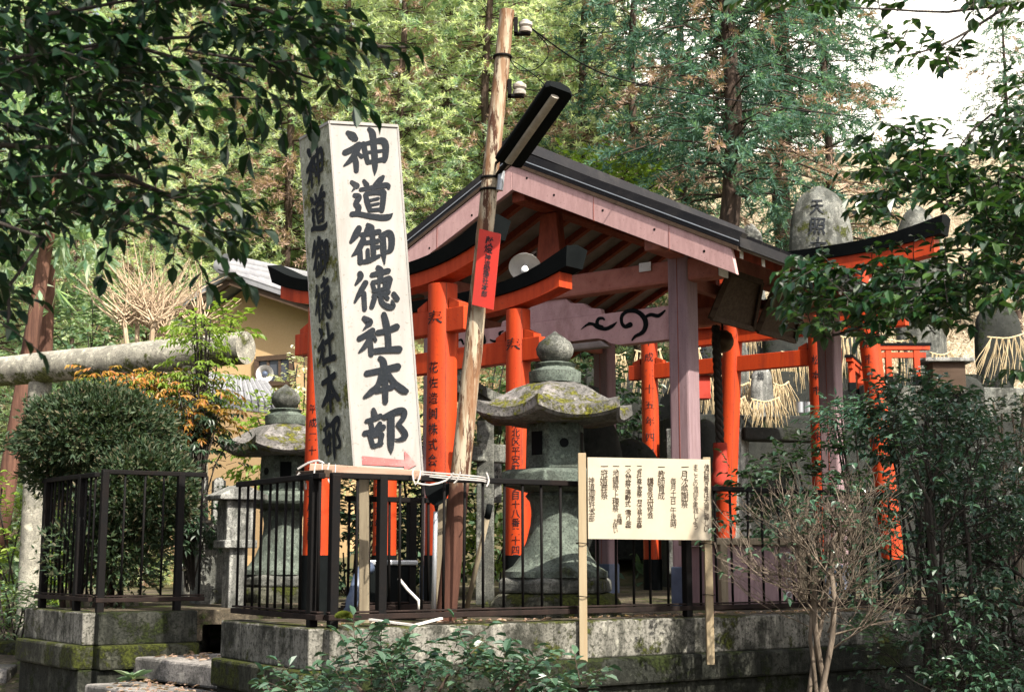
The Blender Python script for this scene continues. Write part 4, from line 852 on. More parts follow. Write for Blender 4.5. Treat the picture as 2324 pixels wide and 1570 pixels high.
# ------------------------------------------------------------------ house
hA = P(568, 632, 25.0); ha = V((-.80, .60, 0)) * 1.0; ha = V((-.97, .24, 0)); hb = V((.62, .785, 0)); hz = hA.z; hs_ = .47
def hv(s, t, z): q = V((hA.x, hA.y, 0)) + ha * s + hb * t; return V((q.x, q.y, z))
hs_r = .42; HW = 2.05
H = thing("house", "ochre plastered house with grey tiled gable roof, behind the stone torii", "house", hv(0, 2, ground_z(hA.x, hA.y)))
zw = lambda s: hz - .14 - (.58 if s > 0 else .36) * abs(s)
mb = MB(); mb.prism([hv(-HW, 0, -.6), hv(HW - .6, 0, -.6), hv(HW - .6, 0, zw(HW - .6)), hv(0, 0, zw(0)), hv(-HW, 0, zw(-HW))], hb * 5); mb.build("wall", M['plaster'], H)
for sg_, e_ in ((1, 1.95), (-1, 2.35)):
    sl = .58 if sg_ > 0 else .36; mb = MB(); zr_ = lambda s: hz - sl * abs(s)
    mb.prism([hv(0, -.55, hz + .02), hv(sg_ * e_, -.55, zr_(e_) + .02), hv(sg_ * e_, -.55, zr_(e_) - .06), hv(0, -.55, hz - .06)], hb * 6)
    nt_ = 22
    for i in range(nt_):                                   # rows of pan tiles
        t_ = -.5 + i * .27
        mb.tube([hv(sg_ * .1, t_, zr_(.1) + .035), hv(sg_ * (e_ + .03), t_, zr_(e_ + .03) + .03)], .055, 8)
    for j in range(9):
        s = .22 + j * e_ / 9; mb.beam(hv(sg_ * s, -.52, zr_(s) + .03), hv(sg_ * s, 5.4, zr_(s) + .03), .05, .05)
    mb.build("roof", M['tile'], H)
    mb = MB(); mb.prism([hv(sg_ * .001, -.5, hz - .063), hv(sg_ * (e_ - .05), -.5, zr_(e_ - .05) - .063), hv(sg_ * (e_ - .05), -.5, zr_(e_ - .05) - .2), hv(sg_ * .001, -.5, hz - .2)], hb * .07); mb.build("gable_board", M['darkwood'], H)
mb = MB()
for z_, r_ in ((.05, .16), (.16, .13), (.26, .11)): mb.tube([hv(0, -.62, hz + z_), hv(0, 5.4, hz + z_)], r_, 12)
mb.lathe([(.02, -.02), (.14, -.02), (.15, .05), (.06, .1)], hv(0, -.68, hz + .12), 12, Matrix.Rotation(pi / 2, 3, 'X')); mb.build("ridge_tiles", M['tile'], H, smooth=radians(50))
wo = hv(-.75, -.02, 0); 
def wpt(X, Y, d_=0): return on_plane(X, Y, hv(0, -.02 - d_, 0), V((ha.y, -ha.x, 0)))
q = [wpt(583, 815), wpt(662, 809), wpt(662, 868), wpt(583, 872)]
mb = MB(); mb.prism(q, V((0, .04, 0))); wn = mb.build("window", M['glass'], H)
mb = MB()
for i in range(4): mb.beam(q[i], q[(i + 1) % 4], .09, .09, (0, 1, 0))
for f_ in (.33, .66): mb.beam(q[0].lerp(q[1], f_), q[3].lerp(q[2], f_), .05, .05, (0, 1, 0))
mb.build("window_frame", M['darkwood'], wn)
r = thing("tiled_lean_to_roof", "low sunlit tiled roof in front of the ochre house wall", "roof", (*P(560, 900, 21).xy, 1.5))
q = [P(470, 852, 21.5), P(600, 872, 20.6), P(640, 925, 19.6), P(430, 900, 20.4)]
mb = MB(); mb.prism(q, (0, 0, -.1))
for i in range(15):
    f_ = i / 14; mb.tube([q[0].lerp(q[1], f_) + V((0, 0, .03)), q[3].lerp(q[2], f_) + V((0, 0, .03))], .045, 8)
mb.build("tiles", M['tile'], r)
mb = MB(); mb.prism([V((*p.xy, p.z - .1)) for p in (q[3] * .99 + q[0] * .01, q[2] * .99 + q[1] * .01)] + [V((*q[2].xy, 0.)), V((*q[3].xy, 0.))], (0, .12, 0)); mb.build("wall", M['plaster'], r)
c = P(601, 848, 21.0); r = thing("horn_speaker", "pale grey horn loudspeaker in front of the house window", "loudspeaker", tuple(c)); Rl = V((.15, -.95, -.1)).normalized().to_track_quat('Z', 'Y').to_matrix()
mb = MB(); mb.lathe([(.05, -.25), (.05, -.1), (.07, -.02), (.11, .04), (.135, .06), (.125, .055), (.09, .02), (.05, -.04)], c, 24, Rl); mb.build("horn", M['white'], r, smooth=radians(50))
mb = MB(); mb.lathe([(.03, -.05), (.045, .0), (.02, .02)], c, 16, Rl); mb.build("cone", M['bluepipe'], r, smooth=True)
mb = MB(); mb.tube([c + V((0, .15, -.05)), c + V((0, .2, -1.0)), V((c.x, c.y + .2, ground_z(c.x, c.y) - .1))], .03, 8); mb.build("mast", M['steel'], r)

# ------------------------------------------------------------------ altar terraces and marker stones behind the pavilion
def slab(name, X0, X1, Y, d, depth, h, mat, label, cat="stone wall", group=None, slope=.0):
    a, b = P(X0, Y, d), P(X1, Y, d + slope); b.z = a.z; mb = MB(); dd = (b - a).normalized(); n = V((-dd.y, dd.x, 0))
    mb.prism([a, b, b + n * depth, a + n * depth], (0, 0, -h)); return tag(mb.build(name, mat, bevel=.02, center=True), label, cat, group)
slab("altar_terrace", 1560, 1960, 985, 18.6, 1.0, 1.9, M['stonedark'], "lowest dark stone altar terrace behind the pavilion", "stone terrace", "stone altar terraces", .6)
slab("altar_terrace", 1540, 2330, 938, 19.4, 2.0, 2.6, M['stonedark'], "middle dark stone altar terrace carrying the small markers", "stone terrace", "stone altar terraces", .9)
slab("altar_terrace", 1960, 2420, 872, 20.6, 2.2, 1.5, M['stone'], "grey stone altar terrace at the right, under the miniature torii", "stone terrace", "stone altar terraces", .6)
slab("altar_terrace", 1330, 2300, 835, 21.4, 2.5, 3.0, M['stonedark'], "highest dark stone altar terrace holding the straw hung stones", "stone terrace", "stone altar terraces", .8)
slab("stair_side_wall", 1655, 1700, 965, 17.6, .9, 1.9, M['stonelight'], "pale side wall of the altar stairs", "stone wall", None, .6)  # paler stone than the terraces beside it
slab("stone_beam", 1690, 1880, 968, 17.9, .35, .17, M['stonedark'], "dark stone beam lying along the altar steps", "stone beam", None, .3)
def rock(name, X, Y, wpx, hpx, d, label, mat='stone', txt=None, seed=0, tsize=.2, flat=.6, cat="marker stone", group="marker stones behind the pavilion", square=False, ink='ink'):
    c = P(X, Y, d); w_, h_ = wpx / F * d / 2, hpx / F * d / 2
    h0 = h_
    if name == "marker_stone" and d > 15:
        zb_ = min(c.z - h_, 1.4 if d < 19.4 else 1.98 if d < 21.4 else 2.9 if d < 24 else ground_z(c.x, d) - .1); zt_ = c.z + h_; c.z, h_ = (zt_ + zb_) / 2, (zt_ - zb_) / 2
    f0 = 1 - .75 * h0 / h_; r = thing(name, label, cat, (c.x, c.y, c.z - h_), group); mb = MB(); rings = []; n_ = 26; K = 22
    def q(f, a):
        s = sqrt(max(0, 1 - max(0, (f - f0) / (1 - f0)) ** (2.3 if not square else 6))) if f < 1 else 0
        s *= 1 - .12 * (1 - f); k = 1 + .13 * nz((cos(a) * 1.3 + seed, sin(a) * 1.3, f * 2.2 + seed)) + .05 * nz((cos(a) * 4 + seed, sin(a) * 4, f * 6))
        return V((c.x + cos(a) * w_ * s * k, c.y + sin(a) * w_ * s * k * flat, c.z - h_ + f * 2 * h_))
    for i in range(K + 1):
        f = min(.997, i / K) ; rings.append([q(f, 2 * pi * j / n_) for j in range(n_)])
    mb.loft(rings); mb.build("body", M[mat], r, smooth=radians(60))
    if txt:
        mb = MB(); k = len(txt); to = V((-c.x, -c.y, 0)).normalized(); tx = V((-to.y, to.x, 0))
        for i, ch in enumerate(txt):
            zc = 1 - .28 * h0 / h_ - i * tsize * 1.15 / (2 * h_); 
            def fn(a, b, zc=zc):
                f = zc + b / (2 * h_); base = q(max(0.02, min(.97, f)), atan2(to.y, to.x) + a / max(w_, .1) * 1.0); return base + to * .015
            put_char(mb, ch, fn, tsize, .012, .05)
        mb.build("carved_writing", M[ink], r, fix=False)
    return r
def straw(X0, Y0, X1, Y1, d, n, length, label, spread=.25, bundle=False):
    a, b = P(X0, Y0, d), P(X1, Y1, d); r = thing("straw_rope", label, "straw rope", tuple(a.lerp(b, .5)), "straw ropes on the marker stones"); mb = MB()
    mid = a.lerp(b, .5) + V((0, -.05, -.06)); mb.tube([V(p) for p in smooth_path([tuple(a), tuple(mid), tuple(b)], .05)], .016, 6); mb.build("rope", M['straw'], r, smooth=True)
    for i in range(n):
        f = (i + .5) / n; p = a.lerp(b, f) + V((0, -.06, -.06 * (1 - (2 * f - 1) ** 2))); mb = MB()
        for k in range(6 if not bundle else 14):
            e = p + V((rnd(-1, 1) * spread * length * .8 + (f - .5) * spread * length * 2, rnd(-.06, .02), -length * rnd(.6, 1.08))); q = p + rv() * .012; mb.tube([q, q.lerp(e, .35) + V((rnd(-.02, .02), -.03, .01)), q.lerp(e, .7) + V((rnd(-.025, .025), -.02, 0)), e], [.005, .0065, .006, .0028], 4)
        mb.build("tassel", M['straw'], r)
rock("marker_stone", 1862, 520, 150, 205, 22.6, "tall rounded boulder carved with dark characters, above the far right torii", 'stone', "天照大神", 3, .30)
rock("marker_stone", 1703, 545, 60, 80, 26.0, "small pale boulder just over the pavilion's right roof slope", 'stonelight', None, 5)
rock("marker_stone", 1598, 812, 75, 95, 21.0, "dark marker stone right of the pavilion's front post", 'stonedark', "宇賀", 8, .17)
rock("marker_stone", 1672, 810, 58, 105, 20.8, "rounded grey marker stone with one large carved character, behind the bell", 'stone', "白玉", 9, .2)
rock("marker_stone", 1728, 880, 56, 118, 19.9, "pale topped little marker stone wearing a straw skirt", 'stonelight', "福", 12, .13)
rock("marker_stone", 1715, 745, 70, 70, 23.0, "white domed marker stone behind the orange tie beam", 'stonelight', None, 14)
rock("marker_stone", 1790, 760, 130, 150, 22.6, "broad dark marker stone hung with long straw, left of the right pillar text", 'stonedark', None, 17)
rock("marker_stone", 1905, 780, 90, 150, 22.4, "dark marker stone hidden behind the pavilion's rear post", 'stonedark', None, 27)
rock("marker_stone", 2085, 590, 130, 260, 23.2, "large grey marker stone half covered by the leaves at right", 'stone', "大神", 21, .3)
rock("marker_stone", 2180, 880, 110, 60, 20.9, "low dark stone with one carved character at the right", 'stonedark', "大", 23, .2, cat="marker stone")
rock("marker_stone", 2265, 760, 120, 160, 22.5, "dark marker stone with a ragged straw rope at the right edge", 'stonedark', None, 25)
rock("boulder", 1358, 1010, 110, 130, 16.2, "dark boulder with mossy top right of the lantern's fire box", 'stonedark', None, 31, cat="boulder", group="boulders behind the lantern")
rock("boulder", 1430, 1080, 150, 170, 16.8, "dark boulder behind the brown post and the notice board", 'stonedark', None, 33, cat="boulder", group="boulders behind the lantern")
rock("boulder", 1600, 1030, 100, 160, 17.2, "dark boulder right of the mauve front post", 'stonedark', None, 35, cat="boulder", group="boulders behind the lantern")
rock("boulder", 1110, 960, 60, 50, 14.5, "small mossy round stone between the slanting pole and the lantern", 'ledge', None, 36, cat="boulder", group="boulders behind the lantern")
rock("marker_stone", 1127, 1090, 26, 100, 13.6, "slim white stone post with writing, left of the lantern's platform", 'stonelight', "奉献", 41, .07, square=True)
slab("stone_plinth", 1700, 1770, 925, 19.6, .4, .14, M['stonelight'], "pale stone plinth under the little marker stone with a straw skirt", "plinth")
straw(1525, 792, 1590, 790, 20.7, 5, .75, "straw rope with drooping tassels left of the mauve front post", .2)
straw(1596, 850, 1652, 848, 20.5, 6, .6, "straw rope with thin tassels across the dark marker stone", .12)
straw(1652, 868, 1700, 868, 20.2, 7, .62, "straw rope bent over the stone behind the bell", .2)
straw(1658, 900, 1690, 900, 19.7, 5, .42, "thick pale straw bundle beside the bell rope", .3, True)
straw(1704, 905, 1768, 902, 19.4, 8, .42, "straw skirt tied round the little pale topped stone", .22)
straw(1697, 823, 1765, 812, 21.6, 9, .72, "long straw fringe above the little pale topped stone", .1)
straw(1772, 798, 1855, 795, 21.9, 10, .62, "long straw fringe on the broad dark marker stone", .06)
straw(2240, 765, 2330, 755, 21.8, 7, .75, "ragged straw rope at the right edge of the photo", .3)
straw(2010, 770, 2075, 765, 21.9, 5, .7, "thin straw rope behind the miniature torii", .12)
straw(1385, 800, 1420, 800, 21.0, 5, .5, "small straw rope glimpsed under the carved lintel", .1)
straw(1895, 760, 1945, 758, 21.8, 5, .7, "straw rope beside the right pavilion post", .1)
straw(1560, 830, 1600, 826, 20.4, 5, .7, "short straw rope beside the mauve front post, over a dark stone", .15)
straw(1610, 800, 1655, 797, 21.2, 7, .7, "straw rope on the upper stones just left of the hanging bell", .1)
straw(1700, 860, 1730, 858, 20.6, 5, .5, "straw rope between the bell and the little pale topped stone", .2)
straw(1755, 870, 1790, 866, 20.6, 6, .55, "straw rope right of the little pale topped stone", .2)
straw(1650, 735, 1720, 728, 22.6, 8, .55, "straw fringe high above the orange tie beam", .08)
straw(2110, 800, 2160, 797, 21.8, 6, .6, "straw rope right of the larger miniature torii", .15)
straw(1440, 795, 1500, 792, 20.9, 6, .7, "straw rope left of the inner torii's inscribed pillar", .15)
# miniature torii, shrine, vases
def mini(X0, X1, Ytop, Ybot, d, label, dd=.0):
    a, b = P(X0, Ybot, d), P(X1, Ybot, d + dd); zt_ = P(X0, Ytop, d).z; b.z = a.z; r = thing("miniature_torii", label, "miniature torii", tuple(a.lerp(b, .5)), "miniature torii on the altar"); u = (b - a).normalized(); h = zt_ - a.z
    for q in (a, b):
        mb = MB(); mb.box((q.x, q.y, a.z + h * .45), (.09, .08, h * .9)); mb.build("pillar", M['verm'], r, bevel=.006)
        mb = MB(); mb.box((q.x, q.y, a.z + .03), (.10, .09, .12)); mb.build("black_base", M['black'], r)
    mb = MB(); mb.beam(a - u * .14 + V((0, 0, h * .72)), b + u * .14 + V((0, 0, h * .72)), .06, .08); mb.build("tie_beam", M['verm'], r)
    mb = MB(); mb.beam(a - u * .2 + V((0, 0, h * .93)), b + u * .2 + V((0, 0, h * .93)), .1, .09); mb.build("lintel", M['verm'], r, bevel=.006)
    mb = MB(); mb.beam(a - u * .22 + V((0, 0, h * 1.0)), b + u * .22 + V((0, 0, h * 1.0)), .12, .04); mb.build("black_cap", M['black'], r)
mini(2018, 2082, 782, 868, 20.3, "larger miniature vermilion torii at the right, under the leaves")
mini(1934, 1952, 812, 882, 20.0, "narrow miniature vermilion torii between the post and the torii pillar", .8)
c = P(2145, 850, 20.8); r = thing("small_shrine", "small dark wooden shrine with a pale roof on the right altar", "shrine", (c.x, c.y, c.z - .3)); mb = MB(); mb.box(c - V((0, 0, .05)), (.5, .4, .45)); mb.build("body", M['darkwood'], r, bevel=.01)
mb = MB(); mb.box(c + V((0, 0, .2)), (.75, .55, .06)); mb.build("roof", M['stonelight'], r, bevel=.01)
c = P(1595, 880, 19.8); r = thing("small_shrine", "little red shrine with a dark roof just right of the mauve front post", "shrine", (c.x, c.y, c.z - .2)); mb = MB(); mb.box(c, (.2, .2, .34)); mb.build("body", M['redcloth'], r, bevel=.01)
mb = MB(); mb.prism([c + V((x, -.16, z_)) for x, z_ in ((-.17, .17), (.17, .17), (0, .27))], (0, .32, 0)); mb.build("roof", M['darkwood'], r)
for X, lab in ((1815, "left one of two small steel flower vases on the altar"), (1834, "right one of two small steel flower vases on the altar")):
    c = P(X, 925, 19.3); mb = MB(); mb.lathe([(.05, -.07), (.055, .08), (.06, .085)], c, 16); o = mb.build("vase", M['tin'], smooth=radians(40), center=True); tag(o, lab, "vase", "steel vases on the altar")

# ------------------------------------------------------------------ vegetation helpers
def leaf(mb, p, d, n, L, W, fold=.25, droop=.15):
    d = d.normalized(); s = d.cross(n)
    if s.length < 1e-6: s = d.orthogonal()
    s.normalize(); u = s.cross(d)
    m1 = p + d * L * .32; m2 = p + d * L * .68 - u * L * droop * .4; t_ = p + d * L - u * L * droop
    mb.add([p, m1 + s * W * .5 + u * W * fold, m2 + s * W * .42 + u * W * fold, t_, m2 - s * W * .42 + u * W * fold, m1 - s * W * .5 + u * W * fold], [[0, 1, 2, 3], [0, 3, 4, 5]])
def blade(mb, p, d, L, W):
    d = d.normalized(); s = d.cross(V((rnd(-1, 1), rnd(-1, 1), rnd(-1, 1))))
    if s.length < 1e-4: return
    s = s.normalized() * W * .5; mb.add([p, p + d * L * .4 + s, p + d * L, p + d * L * .4 - s], [[0, 1, 2, 3]])
def twig(ml, mbk, p, d, length, nl, L, W, r=.003, droop=.5, spread=.9, fold=.2):
    d = d.normalized(); pts = [p]; q = p.copy(); e = d.copy()
    for i in range(4):
        e = (e + V((rnd(-.15, .15), rnd(-.15, .15), rnd(-.12, .06)))).normalized(); q = q + e * length / 4; pts.append(q.copy())
    if mbk is not None: mbk.tube(pts, [r * (1 - .15 * i) for i in range(5)], 4, False)
    for i in range(nl):
        f = (i + .6) / nl * 4; k = min(3, int(f)); b = pts[k].lerp(pts[k + 1], f - k); ax = (pts[k + 1] - pts[k]).normalized()
        side = ax.cross(V((0, 0, 1))); side = side.normalized() if side.length > .01 else V((1, 0, 0))
        s_ = (1 if i % 2 else -1); dr = ax * rnd(.3, .8) + side * s_ * spread * rnd(.6, 1.1) + V((rnd(-.3, .3), rnd(-.3, .3), -droop * rnd(.4, 1.4)))
        nrm = V((rnd(-.5, .5), rnd(-.5, .5), 1)); k2 = rnd(.7, 1.15); leaf(ml, b, dr, nrm, L * k2, W * k2 * rnd(.85, 1.1), fold * rnd(.2, 1.3), rnd(.05, .3))
    leaf(ml, pts[-1], (pts[-1] - pts[-2]) + V((0, 0, -droop * .1)), V((rnd(-.4, .4), rnd(-.4, .4), 1)), L, W)
def in_poly(x, y, poly):
    c = False; j = len(poly) - 1
    for i in range(len(poly)):
        xi, yi = poly[i]; xj, yj = poly[j]
        if (yi > y) != (yj > y) and x < (xj - xi) * (y - yi) / (yj - yi) + xi: c = not c
        j = i
    return c
def pick(poly):
    x0, x1 = min(p[0] for p in poly), max(p[0] for p in poly); y0, y1 = min(p[1] for p in poly), max(p[1] for p in poly)
    while True:
        x, y = rnd(x0, x1), rnd(y0, y1)
        if in_poly(x, y, poly): return x, y

# ------------------------------------------------------------------ cedars on the hillside
def cedar_proto(seed, H, R, z0, dens, greens, brown=.08, bW=.036, bark_m='bark', tr=.13, gap=0.):
    random.seed(seed); fol = MB(); tk = MB()
    n_ = 14; tk.tube([V((nz((i * .4, seed, 0)) * .2, nz((i * .4, seed, 5)) * .12, H * i / n_)) for i in range(n_ + 1)], [tr * (1 - .92 * i / n_) + .012 for i in range(n_ + 1)], 12)
    z = z0
    while z < H - .2:
        f = (z - z0) / (H - z0); rad = R * (1 - f ** 1.6) * rnd(.8, 1.1) * (.75 + .25 * min(1, f * 4)) + .15; nb = max(3, int(rnd(4, 6.5) * dens))
        a0 = rnd(0, 6.28)
        for b in range(nb):
            if gap and nz((z * .5, b * 1.7, seed)) > .5 - gap: continue
            a = a0 + b * 2 * pi / nb + rnd(-.35, .35); rr = rad * rnd(.65, 1.15); o_ = V((cos(a), sin(a), 0)); sag = rnd(-.05, .30)
            tip = V((0, 0, z)) + o_ * rr + V((0, 0, -sag * rr)); base = V((0, 0, z + .05)); tk.tube([base, base.lerp(tip, .5) + V((0, 0, .1 * rr)), tip], [.022 * (1 - f) + .006, .014 * (1 - f) + .005, .003], 4, False)
            nc = max(2, int(rr / .26)); dead = random.random() < brown
            for c in range(nc):
                u = .08 + .92 * (c + rnd(0, .9)) / nc; p = base.lerp(tip, u) + V((0, 0, .22 * rr * u * (1 - u))) + rv() * .16
                if random.random() < .5: p += o_.cross(V((0, 0, 1))) * rnd(-.38, .38) * u
                fol.mi = 2 if (dead or random.random() < brown * .3) else (1 if random.random() < .3 else 0)
                main = (o_ * .8 + V((0, 0, rnd(-.5, .3))) + rv() * .4).normalized(); L = rnd(.3, .58); dr_ = rnd(.1, .5)
                for k in range(int(27 * dens)):
                    q = rnd(0, 1); blade(fol, p + main * (L * q) + V((0, 0, -dr_ * L * q * q)), main * (.9 - .3 * q) + rv() * .8 + V((0, 0, .12 - dr_ * q)), rnd(.08, .19), bW * rnd(.45, .95))
        z += rnd(.26, .44)
    fol.mi = 0
    root = thing("cedar_tree", "", "tree", (0, 0, 0), "cedars on the hillside")
    tk.build("trunk", M[bark_m], root, smooth=True); fol.build("crown", [M[g_] for g_ in greens], root, fix=False); return root
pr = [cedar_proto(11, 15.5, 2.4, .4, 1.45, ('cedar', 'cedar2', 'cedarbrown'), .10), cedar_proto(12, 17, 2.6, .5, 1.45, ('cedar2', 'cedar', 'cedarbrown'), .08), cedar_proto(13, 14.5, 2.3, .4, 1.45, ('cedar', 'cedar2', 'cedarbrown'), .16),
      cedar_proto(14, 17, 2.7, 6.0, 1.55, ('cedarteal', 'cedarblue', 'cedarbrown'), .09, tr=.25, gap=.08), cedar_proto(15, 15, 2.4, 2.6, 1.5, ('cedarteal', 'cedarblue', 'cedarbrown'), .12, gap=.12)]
used = set()
def cedar(k, X, d, s, label, dz=-.2, rz=None):
    x = (X - CX) / F * d; loc = (x, d, ground_z(x, d) + dz); rz = rnd(0, 6.28) if rz is None else rz; sc = (s * rnd(.95, 1.1), s * rnd(.95, 1.1), s)
    if k not in used:
        used.add(k); o = pr[k]; o.location = loc; o.rotation_euler = (rnd(-.02, .02), rnd(-.02, .02), rz); o.scale = sc; o["label"] = label
    else: copy_tree(pr[k], None, loc, rz, sc, label)
random.seed(5)
CED = [(1, -60, 24.5, 1.0, "green cedar at the left edge, behind the dark foreground leaves"), (0, 120, 29, 1.0, "yellow green cedar behind the upper left foreground leaves"), (2, 270, 28.5, 1.0, "pale cedar with brown dead sprays above the bare pollard shrubs"),
       (0, 400, 31, 1.05, "bright cedar left of the ochre house's ridge"), (1, 525, 33, 1.05, "tall cedar straight above the ochre house's ridge"), (2, 640, 30.5, 1.05, "sunlit yellow green cedar just left of the white signboard's top"),
       (0, 775, 33, 1.1, "bright cedar rising behind the white signboard"), (2, 900, 29.5, 1.0, "sunlit cedar between the signboard and the pavilion's left roof slope"), (1, 1010, 32, 1.05, "pale green cedar left of the slanting pole"),
       (0, 1105, 29, 1.0, "yellow green cedar directly behind the slanting pole's top"), (1, 1235, 33, 1.0, "green cedar behind the street lamp"), (2, 1330, 30, .95, "light green cedar right of the street lamp, above the ridge"),
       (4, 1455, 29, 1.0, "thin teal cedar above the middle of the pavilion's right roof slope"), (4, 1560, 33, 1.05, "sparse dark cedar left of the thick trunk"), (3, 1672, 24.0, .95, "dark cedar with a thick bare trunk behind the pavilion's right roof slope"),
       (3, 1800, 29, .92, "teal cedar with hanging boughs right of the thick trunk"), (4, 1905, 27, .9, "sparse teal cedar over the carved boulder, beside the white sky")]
for c_ in CED: cedar(*c_)
for X in (-120, 40, 200, 350, 480, 600, 720, 850, 960, 1080, 1180, 1290):
    cedar(random.choice((0, 1, 2)), X + rnd(-25, 25), rnd(37, 42), rnd(1.1, 1.25), "cedar in the back row of the wooded hillside")
cedar(2, 330, 24.5, .55, "young cedar with low boughs behind the bare pollard shrubs"); cedar(1, 150, 23.5, .5, "young green cedar behind the stone torii's left pillar"); cedar(0, 860, 25.5, .5, "young bright cedar behind the sign's right edge")
cedar(4, 2330, 31, .62, "small dark cedar at the right edge under the white sky")
# slim red trunks at the far left
for i, (X0, Y0, X1, Y1, d_, lab) in enumerate(((6, 1160, 92, 640, 17.6, "leaning reddish cedar trunk at the left, behind the stone torii"), (85, 1150, 112, 600, 19.0, "upright greyish cedar trunk just right of the leaning reddish one"))):
    a, b = P(X0, Y0, d_), P(X1, Y1, d_); e = b + (b - a) * .9; a = a - (b - a) * .18; T = thing("cedar_tree", lab, "tree", tuple(a), "slim cedars at the left"); mb = MB()
    mb.tube([a.lerp(e, k / 10) + V((nz((k, i, 0)) * .03, 0, 0)) for k in range(11)], [.13 - .07 * k / 10 for k in range(11)], 14); mb.build("trunk", M['barkred'], T, smooth=True); mb = MB()
    for k in range(260):
        p = a.lerp(e, rnd(.62, 1.05)) + rv() * rnd(.2, 1.2); dd = rv() + V((0, 0, -.3))
        for j in range(7): blade(mb, p, dd + rv() * .7, rnd(.2, .42), .06)
    mb.build("crown", M['cedar2'], T, fix=False)

# ------------------------------------------------------------------ hillside cover
random.seed(21); mb = MB()
for i in range(15000):
    x, y = rnd(-15, 9), rnd(20.5, 44)
    if y < 27 and -6.5 < x < -1.5: continue
    z = ground_z(x, y); p = V((x, y, z + rnd(0, .7) ** 1.5)); dd = rv() + V((0, -.2, .35))
    leaf(mb, p, dd, rv() + V((0, 0, .8)), rnd(.13, .30), rnd(.06, .12), .15)
tag(mb.build("undergrowth", M['undergrowth'], fix=False), "mixed leafy undergrowth covering the hillside under the cedars", "undergrowth", kind='stuff')
random.seed(22); mb = MB()
for i in range(9000):
    x = rnd(4.5, 17); y = rnd(24, 41); z = ground_z(x, y); p = V((x, y, z)); e = (V((rnd(-1, 1), rnd(-.6, .6), rnd(.2, 1.1)))).normalized(); L = rnd(.6, 1.7); b = e + V((rnd(-.7, .7), rnd(-.5, .3), rnd(-1.1, .1)))
    mb.tube([p, p + e * L * .5, p + e * L * .5 + b.normalized() * L * .5], [.012, .009, .004], 3, False)
tag(mb.build("dry_brush", M['drystem'], fix=False), "tangle of pale dry stems on the sunlit hillside at the right", "dry brush", kind='stuff')
def hillshrub(X, Y, d, w_, h_, n, mat, name, label, L=.10, W=.05, cat="shrub", group=None, stems=7, ground=None, smat='twigdark', core=.25):
    """loose leafy shrub: arching stems carrying leaf twigs through an uneven volume"""
    c = P(X, Y, d); z0 = c.z - h_ if ground is None else ground; r = thing(name, label, cat, (c.x, c.y, z0), group); ml, mk = MB(), MB()
    tips = []
    for i in range(stems):
        a = rnd(0, 6.28); e = V((c.x + cos(a) * w_ * rnd(.2, .8), c.y + sin(a) * w_ * rnd(.2, .7), c.z + rnd(-.2, .9) * h_)); b0 = V((c.x + rnd(-.1, .1), c.y + rnd(-.1, .1), z0 - .05))
        q = [b0, b0.lerp(e, .5) + V((0, 0, .15 * h_)) + rv() * .06, e]; mk.tube([V(p) for p in smooth_path([tuple(p) for p in q], .1)], .010, 5, False); tips += [q[1], e]
    for i in range(n):
        u = rv() * (rnd(core, 1.0) ** .6); b = 1 + .25 * nz((u.x * 2.1 + X, u.y * 2.1, u.z * 2.1 + Y))
        p = V((c.x + u.x * w_ * b, c.y + u.y * w_ * b * .8, c.z + u.z * h_ * b))
        if p.z < z0: p.z = z0 + rnd(0, .2)
        twig(ml, mk, p, V((u.x, u.y, u.z * .6 + .35)) + rv() * .5, L * rnd(1.4, 2.6), random.randint(4, 7), L, W, .003, .3)
    mk.build("stems", M[smat], r, fix=False); ml.build("foliage", mat if isinstance(mat, list) else M[mat], r, fix=False); return r
random.seed(31)
hillshrub(40, 1260, 15.6, .45, .85, 150, 'yellowgreen', "roadside_shrub", "sunlit yellow green shrub at the left edge, beside the stone torii's pillar", .085, .045)
hillshrub(30, 1400, 14.6, .45, .3, 90, 'undergrowth', "roadside_shrub", "low grassy shrub at the foot of the stone torii", .10, .03)
hillshrub(200, 770, 20.5, .9, .7, 170, 'undergrowth', "hill_shrub", "green shrub on the bank behind the stone torii's beam, left of the pollards", .13, .07)
hillshrub(480, 760, 16.6, .42, .32, 60, 'yellowgreen', "hill_shrub", "bright yellow green sprig over the round stone beam's right end", .12, .055)
hillshrub(690, 900, 17.5, .38, .75, 120, 'whiteflower', "flowering_shrub", "pale blossoming shrub left of the signboard's narrow side", .06, .035)
hillshrub(640, 1010, 17, .7, .6, 170, 'yellowgreen', "hill_shrub", "yellow green shrub behind the left stone lantern", .09, .05)
hillshrub(800, 1230, 15.6, .8, .8, 300, 'hedgedark', "terrace_shrub", "dark leafy shrub behind the fence between the two left torii pillars", .085, .05)
hillshrub(950, 1150, 16.5, .75, 1.0, 260, 'hedgedark', "terrace_shrub", "leafy shrub behind the torii, right of the signboard's foot", .10, .055)
hillshrub(1110, 930, 18.0, .8, 1.0, 220, 'undergrowth', "hill_shrub", "light green shrub seen between the slanting pole and the lantern", .11, .06)
hillshrub(1120, 1190, 16.0, .6, .6, 140, 'yellowgreen', "terrace_shrub", "yellow green shrub low between the pole and the lantern's shaft", .085, .05)
hillshrub(1340, 920, 20.0, .9, .7, 200, 'hedgedark', "hill_shrub", "dark shrub in the gloom under the carved lintel", .11, .06)
hillshrub(1850, 1160, 13.4, .9, .75, 260, 'hedgedark', "terrace_shrub", "dark shrub behind the bare bush at the right", .08, .05)
hillshrub(1370, 440, 27, 1.1, .9, 150, 'yellowgreen', "hill_shrub", "bright leafy shrub just above the pavilion's ridge", .2, .09)
